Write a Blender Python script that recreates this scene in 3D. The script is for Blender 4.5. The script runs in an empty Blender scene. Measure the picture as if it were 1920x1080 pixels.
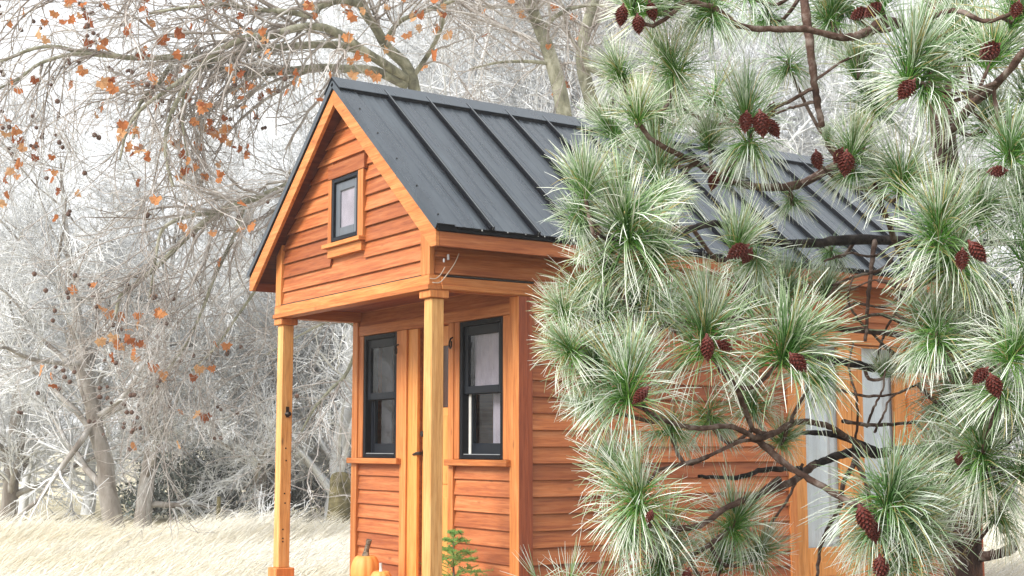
import bpy, math
import numpy as np
from mathutils import Vector, Matrix

# ------------------------------------------------------------------ camera, sky, sun, exposure
SC = bpy.context.scene
COL = SC.collection
CAM = np.array([-4.0516, -6.9948, 1.5]); YAW = 0.98466; PITCH = 0.117624; FPX = 2508.15
cd = bpy.data.cameras.new("camera"); cam = bpy.data.objects.new("camera", cd); COL.objects.link(cam)
cam.location = CAM; cam.rotation_euler = (math.pi/2 + PITCH, 0, YAW - math.pi/2)
cd.sensor_width = 36.0; cd.lens = FPX/1920*36.0; cd.clip_start = 0.05; cd.clip_end = 2000
SC.camera = cam

SUN_EL, SUN_AZ = math.radians(37), math.radians(186)      # azimuth of the sun, counted from +X towards +Y
w = bpy.data.worlds.new("World"); SC.world = w; w.use_nodes = True
nt = w.node_tree; nt.nodes.clear()
out = nt.nodes.new("ShaderNodeOutputWorld"); bg = nt.nodes.new("ShaderNodeBackground")
sky = nt.nodes.new("ShaderNodeTexSky"); sky.sky_type = 'NISHITA'; sky.sun_disc = False
sky.sun_elevation = SUN_EL; sky.sun_rotation = math.pi/2 - SUN_AZ
sky.dust_density = 6; sky.air_density = 1.0; sky.altitude = 300
hs = nt.nodes.new("ShaderNodeHueSaturation"); hs.inputs["Saturation"].default_value = 0.25
mx = nt.nodes.new("ShaderNodeMix"); mx.data_type = 'RGBA'; mx.inputs["Factor"].default_value = 0.72   # a closed cover of thin cloud
mx.inputs["B"].default_value = (8.2, 8.4, 8.6, 1)
nt.links.new(sky.outputs[0], hs.inputs["Color"]); nt.links.new(hs.outputs[0], mx.inputs["A"])
nt.links.new(mx.outputs["Result"], bg.inputs["Color"]); bg.inputs["Strength"].default_value = 0.055
nt.links.new(bg.outputs[0], out.inputs["Surface"])
sd = bpy.data.lights.new("sun", 'SUN'); sun = bpy.data.objects.new("sun", sd); COL.objects.link(sun)
sd.energy = 1.5; sd.angle = math.radians(24); sd.color = (1.0, 0.97, 0.92)
sdir = Vector((math.cos(SUN_EL)*math.cos(SUN_AZ), math.cos(SUN_EL)*math.sin(SUN_AZ), math.sin(SUN_EL)))
sun.rotation_euler = sdir.to_track_quat('Z', 'Y').to_euler(); sun.location = (-8, -8, 12)
SC.view_settings.view_transform = 'Standard'; SC.view_settings.look = 'None'
SC.view_settings.exposure = 1.82; SC.view_settings.gamma = 1.0; SC.view_settings.use_curve_mapping = False
SC.cycles.max_bounces = 6; SC.cycles.diffuse_bounces = 3; SC.cycles.transparent_max_bounces = 16; SC.cycles.volume_bounces = 1
SC.cycles.use_denoising = True

# ------------------------------------------------------------------ helpers
FW = np.array([math.cos(PITCH)*math.cos(YAW), math.cos(PITCH)*math.sin(YAW), math.sin(PITCH)])
RT = np.cross(FW, [0, 0, 1]); RT /= np.linalg.norm(RT); UP = np.cross(RT, FW)
def at(x, y, d):
    """the point of the place seen at photo pixel x, y at distance d along the view"""
    return CAM + d*(FW + RT*(x-960)/FPX - UP*(y-540)/FPX)
def pix(P):
    D = np.asarray(P, float) - CAM; z = D @ FW
    return 960 + FPX*(D @ RT)/z, 540 - FPX*(D @ UP)/z, z
def tag(o, label=None, cat=None, group=None, kind=None):
    if label: o["label"] = label
    if cat: o["category"] = cat
    if group: o["group"] = group
    if kind: o["kind"] = kind
    return o
def empty(name, loc=(0, 0, 0)):
    o = bpy.data.objects.new(name, None); COL.objects.link(o); o.location = loc; o.empty_display_size = 0.2
    return o
def link(name, me, mat=None, parent=None, loc=None):
    o = bpy.data.objects.new(name, me); COL.objects.link(o)
    if mat is not None and len(me.materials) == 0: me.materials.append(mat)
    if loc is not None: o.location = loc
    if parent is not None:
        o.parent = parent
        M = Matrix.Translation(parent.location)
        p = parent.parent
        while p: M = Matrix.Translation(p.location) @ M; p = p.parent
        o.matrix_parent_inverse = M.inverted()
    return o
def mesh_np(name, V, Q, smooth=False, cols=None):
    """V (n,3); Q list of (m,k) index arrays"""
    me = bpy.data.meshes.new(name)
    V = np.ascontiguousarray(V, np.float32)
    me.vertices.add(len(V)); me.vertices.foreach_set("co", V.ravel())
    loops = np.concatenate([q.ravel() for q in Q]).astype(np.int32)
    sizes = np.concatenate([np.full(len(q), q.shape[1], np.int32) for q in Q])
    starts = np.concatenate([[0], np.cumsum(sizes)[:-1]]).astype(np.int32)
    me.loops.add(len(loops)); me.loops.foreach_set("vertex_index", loops)
    me.polygons.add(len(sizes)); me.polygons.foreach_set("loop_start", starts); me.polygons.foreach_set("loop_total", sizes)
    if smooth: me.polygons.foreach_set("use_smooth", np.ones(len(sizes), bool))
    if cols is not None:
        a = me.color_attributes.new("tint", 'FLOAT_COLOR', 'POINT'); a.data.foreach_set("color", np.ascontiguousarray(cols, np.float32).ravel())
    me.update(calc_edges=True); me.validate()
    return me
class MB:
    def __init__(s): s.v = []; s.f = []
    def add(s, V, F):
        b = len(s.v); s.v += [tuple(map(float, p)) for p in V]; s.f += [tuple(b+i for i in q) for q in F]; return s
    def box(s, x0, x1, y0, y1, z0, z1):
        V = [(x0,y0,z0),(x1,y0,z0),(x1,y1,z0),(x0,y1,z0),(x0,y0,z1),(x1,y0,z1),(x1,y1,z1),(x0,y1,z1)]
        return s.add(V, [(0,3,2,1),(4,5,6,7),(0,1,5,4),(1,2,6,5),(2,3,7,6),(3,0,4,7)])
    def prism(s, poly, a, b, axis='x'):
        """poly in the two other axes (order y,z / x,z / x,y), extruded a..b along axis"""
        n = len(poly)
        def mk(p, t): return {'x': (t, p[0], p[1]), 'y': (p[0], t, p[1]), 'z': (p[0], p[1], t)}[axis]
        V = [mk(p, a) for p in poly] + [mk(p, b) for p in poly]
        F = [tuple(range(n)), tuple(range(2*n-1, n-1, -1))] + [(i, n+i, n+(i+1) % n, (i+1) % n) for i in range(n)]
        return s.add(V, F)
    def tube(s, pts, radii, n=8, cap=True):
        P = np.array(pts, float); R = np.broadcast_to(np.array(radii, float), (len(P),))
        V, Q = tubes(P[None], R[None], n); b = len(s.v)
        s.v += [tuple(p) for p in V.tolist()]; s.f += [tuple(b+i for i in q) for q in Q.tolist()]
        if cap:
            s.f.append(tuple(b+i for i in range(n))); s.f.append(tuple(b+len(V)-1-i for i in range(n)))
        return s
    def lathe(s, prof, c=(0, 0, 0), n=16):
        b = len(s.v)
        for r, z in prof:
            for i in range(n):
                a = 2*math.pi*i/n; s.v.append((c[0]+r*math.cos(a), c[1]+r*math.sin(a), c[2]+z))
        for k in range(len(prof)-1):
            for i in range(n): s.f.append((b+k*n+i, b+k*n+(i+1) % n, b+(k+1)*n+(i+1) % n, b+(k+1)*n+i))
        s.f.append(tuple(b+i for i in range(n-1, -1, -1))); s.f.append(tuple(b+(len(prof)-1)*n+i for i in range(n)))
        return s
    def mesh(s, name, smooth=False, bevel=0):
        me = bpy.data.meshes.new(name); me.from_pydata(s.v, [], s.f)
        import bmesh
        bm = bmesh.new(); bm.from_mesh(me); bmesh.ops.recalc_face_normals(bm, faces=bm.faces)
        if bevel: bmesh.ops.bevel(bm, geom=list(bm.edges), offset=bevel, segments=1, affect='EDGES', clamp_overlap=True)
        bm.to_mesh(me); bm.free()
        if smooth: me.polygons.foreach_set("use_smooth", np.ones(len(me.polygons), bool))
        me.update(); return me
    def build(s, name, mat, parent=None, smooth=False, bevel=0):
        return link(name, s.mesh(name, smooth, bevel), mat, parent)
def box(name, mat, parent, *d, bevel=0.002): return MB().box(*d).build(name, mat, parent, bevel=bevel)

def tubes(P, R, n=3):
    """P (N,K,3) polylines, R (N,K) radii -> verts, quads"""
    N, K, _ = P.shape
    T = np.empty_like(P); T[:, 1:-1] = P[:, 2:]-P[:, :-2]; T[:, 0] = P[:, 1]-P[:, 0]; T[:, -1] = P[:, -1]-P[:, -2]
    T /= np.linalg.norm(T, axis=2, keepdims=True)+1e-12
    m = np.abs(P[:, -1]-P[:, 0]); ref = np.zeros((N, 3)); ref[np.arange(N), np.argmin(m, 1)] = 1
    U = np.cross(T, ref[:, None]); U /= np.linalg.norm(U, axis=2, keepdims=True)+1e-12
    W = np.cross(T, U)
    a = np.arange(n)*2*math.pi/n
    V = P[:, :, None] + R[:, :, None, None]*(U[:, :, None]*np.cos(a)[:, None] + W[:, :, None]*np.sin(a)[:, None])
    idx = np.arange(N*K*n).reshape(N, K, n); nx = np.roll(idx, -1, 2)
    Q = np.stack([idx[:, :-1], nx[:, :-1], nx[:, 1:], idx[:, 1:]], -1).reshape(-1, 4)
    return V.reshape(-1, 3), Q
def merge(parts):
    V, Q, b = [], [], 0
    for v, q in parts: V.append(v); Q.append(q+b); b += len(v)
    return np.concatenate(V), Q
def unit(a): return a/(np.linalg.norm(a, axis=-1, keepdims=True)+1e-12)
def resample(P, R, K):
    P = np.array(P, float); R = np.array(R, float); n = len(P)
    # smooth through the given points (Catmull-Rom)
    t = np.linspace(0, n-1, K); i = np.clip(t.astype(int), 0, n-2); f = (t-i)[:, None]
    A = P[np.clip(i-1, 0, n-1)]; B = P[i]; C = P[i+1]; D = P[np.clip(i+2, 0, n-1)]
    S = 0.5*(2*B+(C-A)*f+(2*A-5*B+4*C-D)*f**2+(3*B-A-3*C+D)*f**3)
    return S, np.interp(t, np.arange(n), R)
def spawn(rng, P, R, n, t0, t1, spread, length, bias, wig, K, rr, tip=0.35, along=1.0):
    """n children sprouting from polylines P (N,K0,3)"""
    N, K0, _ = P.shape
    L = np.linalg.norm(np.diff(P, axis=1), axis=2).sum(1)
    i = rng.choice(N, n, p=L/L.sum()); t = rng.uniform(t0, t1, n)*(K0-1); k = np.minimum(t.astype(int), K0-2); f = (t-k)[:, None]
    S = P[i, k]*(1-f)+P[i, k+1]*f; T = unit(P[i, k+1]-P[i, k]); r = R[i, k]*(1-f[:, 0])+R[i, k+1]*f[:, 0]
    D = unit(T*along + spread*unit(rng.normal(size=(n, 3))) + np.asarray(bias))
    ln = rng.uniform(length[0], length[1], n)
    out = np.empty((n, K, 3)); out[:, 0] = S; d = D
    for j in range(1, K):
        out[:, j] = out[:, j-1]+d*(ln/(K-1))[:, None]
        d = unit(d + wig*rng.normal(size=(n, 3)) + np.asarray(bias)*0.35)
    R0 = r*rr; return out, R0[:, None]*np.linspace(1, tip, K)[None]

# ------------------------------------------------------------------ materials
def mat(name):
    m = bpy.data.materials.new(name); m.use_nodes = True
    n = m.node_tree.nodes; return m, m.node_tree, n["Principled BSDF"]
def N(t, kind, **kw):
    n = t.nodes.new(kind)
    for k, v in kw.items():
        if k in n.inputs: n.inputs[k].default_value = v
        else: setattr(n, k, v)
    return n
def ramp(t, fac, stops):
    r = t.nodes.new("ShaderNodeValToRGB"); e = r.color_ramp.elements
    while len(e) < len(stops): e.new(0.5)
    for i, (p, c) in enumerate(stops): e[i].position = p; e[i].color = (*c, 1)
    t.links.new(fac, r.inputs[0]); return r.outputs[0]
def mixc(t, fac, a, b, mode='MIX'):
    m = t.nodes.new("ShaderNodeMix"); m.data_type = 'RGBA'; m.blend_type = mode
    for k, v in (("Factor", fac), ("A", a), ("B", b)):
        if isinstance(v, (int, float)): m.inputs[k].default_value = v
        elif isinstance(v, tuple): m.inputs[k].default_value = (*v, 1) if len(v) == 3 else v
        else: t.links.new(v, m.inputs[k])
    return m.outputs["Result"]
def bump(t, h, b, s=0.3, d=0.01):
    n = N(t, "ShaderNodeBump", Strength=s, Distance=d); t.links.new(h, n.inputs["Height"]); t.links.new(n.outputs[0], b.inputs["Normal"])
def coords(t, scale, rand=True):
    tc = t.nodes.new("ShaderNodeTexCoord"); mp = N(t, "ShaderNodeMapping"); mp.inputs["Scale"].default_value = scale
    if rand:
        oi = t.nodes.new("ShaderNodeObjectInfo"); a = N(t, "ShaderNodeVectorMath", operation='MULTIPLY_ADD')
        t.links.new(oi.outputs["Random"], a.inputs[0]); a.inputs[1].default_value = (37, 53, 71); t.links.new(tc.outputs["Object"], a.inputs[2])
        t.links.new(a.outputs[0], mp.inputs["Vector"])
    else: t.links.new(tc.outputs["Object"], mp.inputs["Vector"])
    return mp.outputs[0]
def wood(name, dark, mid, light, axis, rough=0.55, knots=0.5, spread=0.35):
    m, t, b = mat(name); ax = 'xyz'.index(axis)
    sc = [26.0]*3; sc[ax] = 1.3; v = coords(t, sc)
    n1 = N(t, "ShaderNodeTexNoise", Scale=1.6, Detail=7.0, Roughness=0.55, Distortion=0.6); t.links.new(v, n1.inputs["Vector"])
    c = ramp(t, n1.outputs["Fac"], [(0.22, dark), (0.5, mid), (0.78, light)])
    sb = [5.0]*3; sb[ax] = 1.6; n2 = N(t, "ShaderNodeTexNoise", Scale=1.0, Detail=3.0); t.links.new(coords(t, sb), n2.inputs["Vector"])
    c = mixc(t, ramp(t, n2.outputs["Fac"], [(0.38, (0, 0, 0)), (0.75, (0.30, 0.30, 0.30))]), c, dark)
    oi = t.nodes.new("ShaderNodeObjectInfo")                                   # each board its own tone
    tone = ramp(t, oi.outputs["Random"], [(0.0, (1-spread, 1-spread*1.25, 1-spread*1.4)), (0.5, (1, 1, 1)), (1.0, (1+spread*.35, 1+spread*.4, 1+spread*.45))])
    c = mixc(t, 1.0, c, tone, 'MULTIPLY')
    sk = [11.0]*3; sk[ax] = 4.2; vo = N(t, "ShaderNodeTexVoronoi", Scale=1.0, Randomness=1.0); t.links.new(coords(t, sk), vo.inputs["Vector"])
    sel = ramp(t, vo.outputs["Color"], [(0.54, (0, 0, 0)), (0.58, (1, 1, 1))])
    kn = ramp(t, vo.outputs["Distance"], [(0.05, (1, 1, 1)), (0.16, (0, 0, 0))])
    kf = mixc(t, 1.0, mixc(t, 1.0, kn, sel, 'MULTIPLY'), (knots, knots, knots), 'MULTIPLY')
    c = mixc(t, kf, c, tuple(0.22*x for x in mid))
    sf = [150.0]*3; sf[ax] = 9.0; n3 = N(t, "ShaderNodeTexNoise", Scale=1.0, Detail=3.0); t.links.new(coords(t, sf), n3.inputs["Vector"])
    c = mixc(t, 1.0, c, ramp(t, n3.outputs["Fac"], [(0.33, (0.80, 0.75, 0.72)), (0.52, (1, 1, 1))]), 'MULTIPLY')
    t.links.new(c, b.inputs["Base Color"]); b.inputs["Roughness"].default_value = rough; b.inputs["Specular IOR Level"].default_value = 0.3
    bump(t, n1.outputs["Fac"], b, 0.25, 0.004); return m
def plain(name, c, rough=0.5, metal=0.0, spec=0.5, var=0.15, scale=8.0, bmp=0.0):
    m, t, b = mat(name); v = coords(t, (scale,)*3)
    n = N(t, "ShaderNodeTexNoise", Scale=1.0, Detail=5.0); t.links.new(v, n.inputs["Vector"])
    lo = tuple(x*(1-var) for x in c); hi = tuple(min(1, x*(1+var)) for x in c)
    t.links.new(ramp(t, n.outputs["Fac"], [(0.3, lo), (0.7, hi)]), b.inputs["Base Color"])
    b.inputs["Roughness"].default_value = rough; b.inputs["Metallic"].default_value = metal; b.inputs["Specular IOR Level"].default_value = spec
    if bmp: bump(t, n.outputs["Fac"], b, bmp, 0.01)
    return m
SID = ((0.23, 0.052, 0.016), (0.42, 0.132, 0.040), (0.56, 0.23, 0.092))
M = {}
for a in 'xyz':
    M['siding_'+a] = wood('cedar_siding_'+a, *SID, a)
    M['trim_'+a] = wood('cedar_trim_'+a, (0.38, 0.11, 0.026), (0.57, 0.205, 0.055), (0.70, 0.33, 0.12), a, knots=0.5, spread=0.28)
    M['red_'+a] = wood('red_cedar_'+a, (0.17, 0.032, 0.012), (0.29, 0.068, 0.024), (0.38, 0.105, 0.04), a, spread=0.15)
M['pine_z'] = wood('yellow_pine_post', (0.46, 0.20, 0.055), (0.68, 0.36, 0.125), (0.80, 0.51, 0.22), 'z', knots=0.8, spread=0.08)
M['door_wood'] = wood('golden_door_wood', (0.48, 0.17, 0.035), (0.68, 0.28, 0.07), (0.75, 0.36, 0.12), 'z', rough=0.4, knots=0.1, spread=0.12)
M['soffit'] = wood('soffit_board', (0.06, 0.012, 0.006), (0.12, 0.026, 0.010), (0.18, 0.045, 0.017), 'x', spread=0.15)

def metal_roof():
    m, t, b = mat('blue_grey_steel')
    n = N(t, "ShaderNodeTexNoise", Scale=1.8, Detail=3.0, Roughness=0.5); t.links.new(coords(t, (7, 1.0, 1.0)), n.inputs["Vector"])
    t.links.new(ramp(t, n.outputs["Fac"], [(0.28, (0.048, 0.061, 0.076)), (0.5, (0.072, 0.088, 0.106)), (0.74, (0.125, 0.145, 0.165))]), b.inputs["Base Color"])
    t.links.new(ramp(t, n.outputs["Fac"], [(0.3, (0.16,)*3), (0.7, (0.46,)*3)]), b.inputs["Roughness"])
    b.inputs["Metallic"].default_value = 0.65; b.inputs["Specular IOR Level"].default_value = 0.5
    bump(t, n.outputs["Fac"], b, 0.06, 0.004); return m
M['steel'] = metal_roof()
M['black'] = plain('black_painted_metal', (0.003, 0.004, 0.007), 0.55, spec=0.12)
M['frame_grey'] = plain('dark_blue_grey_frame', (0.006, 0.009, 0.015), 0.5, spec=0.18)
M['gable_frame'] = plain('slate_grey_frame', (0.085, 0.10, 0.12), 0.4)
M['frame_edge'] = plain('seam_highlight_and_track', (0.22, 0.24, 0.26), 0.3, 0.3)  # highlight of the seams put into colour; screen track shares this grey
M['silver'] = plain('bare_aluminium_edge', (0.55, 0.57, 0.6), 0.3, 0.6)
M['iron'] = plain('dark_bronze_iron', (0.018, 0.012, 0.009), 0.4, 0.5)
M['curtain'] = plain('mauve_lace_and_reflection', (0.32, 0.28, 0.32), 0.9, var=0.2, scale=7.0)  # front window lace; in the gable this colour stands for a reflection
M['curtain_blue'] = plain('pale_blue_curtain', (0.74, 0.79, 0.81), 0.9, var=0.08, scale=5.0)
M['liner'] = plain('off_white_jamb_liner', (0.55, 0.55, 0.52), 0.5)
M['dark_room'] = plain('dim_interior_shade', (0.030, 0.026, 0.030), 0.9)
M['tinted'] = plain('brown_glass_panel', (0.05, 0.018, 0.010), 0.12)
M['ice'] = plain('water_drops', (0.75, 0.78, 0.8), 0.08, spec=0.8)
def glass():
    m, t, b = mat('window_glass'); t.nodes.remove(b); o = t.nodes["Material Output"]
    tr = N(t, "ShaderNodeBsdfTransparent"); gl = N(t, "ShaderNodeBsdfGlossy", Roughness=0.01); fr = N(t, "ShaderNodeFresnel", IOR=1.5); ms = N(t, "ShaderNodeMixShader")
    tr.inputs["Color"].default_value = (0.93, 0.94, 0.95, 1)
    ge = N(t, 'ShaderNodeNewGeometry'); iv = N(t, 'ShaderNodeMath', operation='SUBTRACT'); iv.inputs[0].default_value = 1.0; t.links.new(ge.outputs['Backfacing'], iv.inputs[1]); mu = N(t, 'ShaderNodeMath', operation='MULTIPLY'); t.links.new(iv.outputs[0], mu.inputs[0]); t.links.new(fr.outputs[0], mu.inputs[1])
    t.links.new(mu.outputs[0], ms.inputs[0]); t.links.new(tr.outputs[0], ms.inputs[1]); t.links.new(gl.outputs[0], ms.inputs[2]); t.links.new(ms.outputs[0], o.inputs["Surface"]); return m
M['glass'] = glass()
def bark(name, a, bcol, c, scale=(9, 9, 3), bmp=0.6):
    m, t, b = mat(name); v = coords(t, scale)
    n = N(t, "ShaderNodeTexNoise", Scale=1.0, Detail=8.0, Roughness=0.65, Distortion=0.4); t.links.new(v, n.inputs["Vector"])
    t.links.new(ramp(t, n.outputs["Fac"], [(0.32, a), (0.5, bcol), (0.68, c)]), b.inputs["Base Color"])
    b.inputs["Roughness"].default_value = 0.9; b.inputs["Specular IOR Level"].default_value = 0.15; bump(t, n.outputs["Fac"], b, bmp, 0.02); return m
M['plane_bark'] = bark('mottled_plane_bark', (0.09, 0.085, 0.065), (0.25, 0.25, 0.18), (0.50, 0.49, 0.40), (5, 5, 3))
M['plane_twig'] = bark('plane_twig_bark', (0.17, 0.135, 0.115), (0.39, 0.355, 0.33), (0.64, 0.63, 0.62), (2.5, 2.5, 2.5), 0.2)
M['pine_bark'] = bark('pine_trunk_bark', (0.018, 0.012, 0.011), (0.055, 0.034, 0.028), (0.17, 0.085, 0.06), (20, 20, 6), 1.0)
M['pine_branch'] = bark('pine_branch_bark', (0.035, 0.020, 0.016), (0.10, 0.060, 0.047), (0.27, 0.225, 0.20), (16, 16, 16), 0.6)
M['pine_dark'] = bark('wet_dark_branch_bark', (0.010, 0.009, 0.010), (0.03, 0.024, 0.024), (0.08, 0.065, 0.06), (20, 20, 20), 0.8)
M['frost_bark'] = bark('rimed_bark', (0.15, 0.125, 0.105), (0.29, 0.265, 0.24), (0.52, 0.515, 0.51), (3, 3, 1), 0.5)
M['rime'] = bark('hoar_frost_twigs', (0.38, 0.385, 0.395), (0.65, 0.665, 0.68), (0.87, 0.88, 0.89), (1.1, 1.1, 1.1), 0.0)
M['moss_wood'] = bark('mossy_old_wood', (0.05, 0.042, 0.02), (0.11, 0.095, 0.045), (0.20, 0.17, 0.09), (3, 3, 9), 0.8)
def tinted(name, rough=0.6, sub=0.0, hue=0.0):
    m, t, b = mat(name); at_ = N(t, "ShaderNodeAttribute", attribute_name="tint"); c = at_.outputs["Color"]
    if hue:
        oi = t.nodes.new("ShaderNodeObjectInfo")
        c = mixc(t, 1.0, c, ramp(t, oi.outputs["Random"], [(0, (1-hue, 1-hue*.75, 1-hue)), (0.5, (1, 1, 1)), (1, (1+hue*.5, 1+hue*.35, 1+hue*.2))]), 'MULTIPLY')
    t.links.new(c, b.inputs["Base Color"]); b.inputs["Roughness"].default_value = rough; b.inputs["Specular IOR Level"].default_value = 0.25
    return m
M['needle'] = tinted('frosted_pine_needles', 0.55, hue=0.22)
M['grass'] = tinted('frosted_straw_grass', 0.8)
M['fir'] = tinted('fir_needles', 0.6)
M['evergreen'] = tinted('dusky_evergreen_leaves', 0.8)
M['cone'] = plain('red_brown_cone_scales', (0.105, 0.020, 0.014), 0.5, var=0.65, scale=22.0)
M['pumpkin'] = plain('pumpkin_skin', (0.70, 0.29, 0.07), 0.6, var=0.12, scale=9.0)
M['stem'] = bark('pumpkin_stem', (0.05, 0.04, 0.03), (0.14, 0.11, 0.08), (0.42, 0.38, 0.30), (20, 20, 40), 0.5)
M['wire'] = plain('pale_wire', (0.45, 0.36, 0.28), 0.5)
def leafmat():
    m, t, b = mat('dry_plane_leaf'); oi = t.nodes.new("ShaderNodeObjectInfo")
    c = ramp(t, oi.outputs["Random"], [(0.0, (0.30, 0.085, 0.03)), (0.3, (0.50, 0.17, 0.055)), (0.65, (0.60, 0.26, 0.10)), (1.0, (0.62, 0.38, 0.20))])
    n = N(t, "ShaderNodeTexNoise", Scale=18.0, Detail=3.0); t.links.new(coords(t, (1, 1, 1)), n.inputs["Vector"])
    c = mixc(t, 1.0, c, ramp(t, n.outputs["Fac"], [(0.3, (0.7,)*3), (0.7, (1.15,)*3)]), 'MULTIPLY')
    t.links.new(c, b.inputs["Base Color"]); b.inputs["Roughness"].default_value = 0.75; b.inputs["Specular IOR Level"].default_value = 0.2
    tl = N(t, "ShaderNodeBsdfTranslucent"); t.links.new(c, tl.inputs["Color"]); ms = N(t, "ShaderNodeMixShader"); ms.inputs[0].default_value = 0.4
    o = t.nodes["Material Output"]; t.links.new(b.outputs[0], ms.inputs[1]); t.links.new(tl.outputs[0], ms.inputs[2]); t.links.new(ms.outputs[0], o.inputs["Surface"]); return m
M['leaf'] = leafmat()
M['seed'] = plain('seed_ball_fuzz', (0.10, 0.055, 0.04), 0.9, var=0.5, scale=40.0)
def groundmat():
    m, t, b = mat('straw_ground'); v = coords(t, (1, 1, 1), False)
    n = N(t, "ShaderNodeTexNoise", Scale=0.6, Detail=9.0, Roughness=0.7); t.links.new(v, n.inputs["Vector"])
    t.links.new(ramp(t, n.outputs["Fac"], [(0.3, (0.30, 0.25, 0.15)), (0.5, (0.50, 0.44, 0.29)), (0.7, (0.66, 0.62, 0.50))]), b.inputs["Base Color"])
    b.inputs["Roughness"].default_value = 0.95; bump(t, n.outputs["Fac"], b, 0.6, 0.1); return m
M['ground'] = groundmat()

# ------------------------------------------------------------------ ground
def build_ground():
    n = 121; a = np.linspace(-1, 1, n); a = np.sign(a)*np.abs(a)**2.2*400
    X, Y = np.meshgrid(a, a, indexing='ij'); r = np.hypot(X-1, Y-3)
    Z = 0.05*np.sin(X*.31+1)*np.cos(Y*.27)*np.clip((r-8)/12, 0, 1) - 0.02
    V = np.stack([X, Y, Z], -1).reshape(-1, 3); i = np.arange(n*n).reshape(n, n)
    Q = np.stack([i[:-1, :-1], i[1:, :-1], i[1:, 1:], i[:-1, 1:]], -1).reshape(-1, 4)
    tag(link("ground", mesh_np("ground", V, [Q], True), M['ground']), "pale frosted meadow ground under the dry grass", "ground", kind="structure")
build_ground()
def build_added_dark_ground():  # unseen patch, added to cut light bounced up under eaves and porch
    """dark earth patch laid under and around the house"""
    n, m = 64, 14; V = []
    for j in range(m+1):
        for i in range(n):
            a = 2*math.pi*i/n; r = (1+.06*math.sin(3*a+1)+.04*math.sin(7*a))*j/m
            V.append((0.6+6.6*r*math.cos(a), -1.8+5.6*r*math.sin(a), 0.004+0.006*math.sin(V.__len__()*1.7)*(j < m)-0.02*(j == m)))
    F = [(j*n+i, j*n+(i+1) % n, (j+1)*n+(i+1) % n, (j+1)*n+i) for j in range(m) for i in range(n)]
    tag(MB().add(V, F).build("added_dark_ground", plain('added_dark_earth', (0.085, 0.065, 0.050), 0.95, var=0.5, scale=2.0, bmp=0.6), smooth=True), "unseen dark earth patch added around the house to dim its undersides", "added_dark_ground", kind="structure")
build_added_dark_ground()

# ------------------------------------------------------------------ the tiny house
# gable wall in the plane x = 0, long side wall in the plane y = 0, ground at z = 0
W, LEN, XF = 2.30, 5.13, 0.65
ZG, ZEB, ZET, RIDGE, OV, OE, FLOOR = 2.446, 2.673, 2.766, 3.931, 0.1154, 0.2529, 0.50
S = (RIDGE-ZET)/(W/2+OE)                                             # roof slope
house = tag(empty("tiny_house"), "tiny cedar house with dark standing seam metal roof and front porch", "house")
PITCHZ = 0.1052
def siding(wall, mt, z0, z1, segs, face, ends=None, first=None):
    """lapped boards between z0 and z1; segs(zb, zt) -> list of (a_bottom, b_bottom, a_top, b_top); face maps (u, outward, z) -> xyz"""
    z = first if first is not None else z0
    while z < z1-0.012:
        zb, zt = max(z, z0), min(z+PITCHZ, z1)
        for (a0, b0, a1, b1) in segs(zb, zt):
            if b0-a0 < 0.02 and b1-a1 < 0.02: continue
            zl, zh = zb-0.004, zt+0.012
            prof = [(0.000, zl+0.0155), (0.009, zl+0.0155), (0.0225, zl), (0.0255, zl+0.003), (0.005, zh), (0.000, zh)]
            V = []
            for e in (0, 1):
                for o, zz in prof:
                    f = (zz-zb)/(zt-zb+1e-9); u = (a0+(a1-a0)*f) if e == 0 else (b0+(b1-b0)*f)
                    V.append(face(u, o, zz))
            n = len(prof); F = [tuple(range(n)), tuple(range(2*n-1, n-1, -1))]+[(i, n+i, n+(i+1) % n, (i+1) % n) for i in range(n)]
            MB().add(V, F).build("siding_board", mt, wall)
        z += PITCHZ
def cut(a, b, zb, zt, holes):
    out = [(a, b)]; zm = (zb+zt)/2
    for (h0, h1, hz0, hz1) in holes:
        if zt > hz0+0.01 and zb < hz1-0.01:
            nw = []
            for (p, q) in out:
                if h1 <= p or h0 >= q: nw.append((p, q)); continue
                if h0 > p: nw.append((p, h0))
                if h1 < q: nw.append((h1, q))
            out = nw
    return out
def slab_with_holes(name, m, parent, u0, u1, z0, z1, holes, fn):
    """wall sheet of real thickness, open where holes are; fn(u0,u1,z0,z1) -> box bounds"""
    us = sorted({u0, u1, *[h[0] for h in holes], *[h[1] for h in holes]}); zs = sorted({z0, z1, *[h[2] for h in holes], *[h[3] for h in holes]})
    b = MB()
    for i in range(len(us)-1):
        for j in range(len(zs)-1):
            um, zm = (us[i]+us[i+1])/2, (zs[j]+zs[j+1])/2
            if any(h[0] < um < h[1] and h[2] < zm < h[3] for h in holes): continue
            b.box(*fn(us[i], us[i+1], zs[j], zs[j+1]))
    return b.build(name, m, parent)

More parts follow.
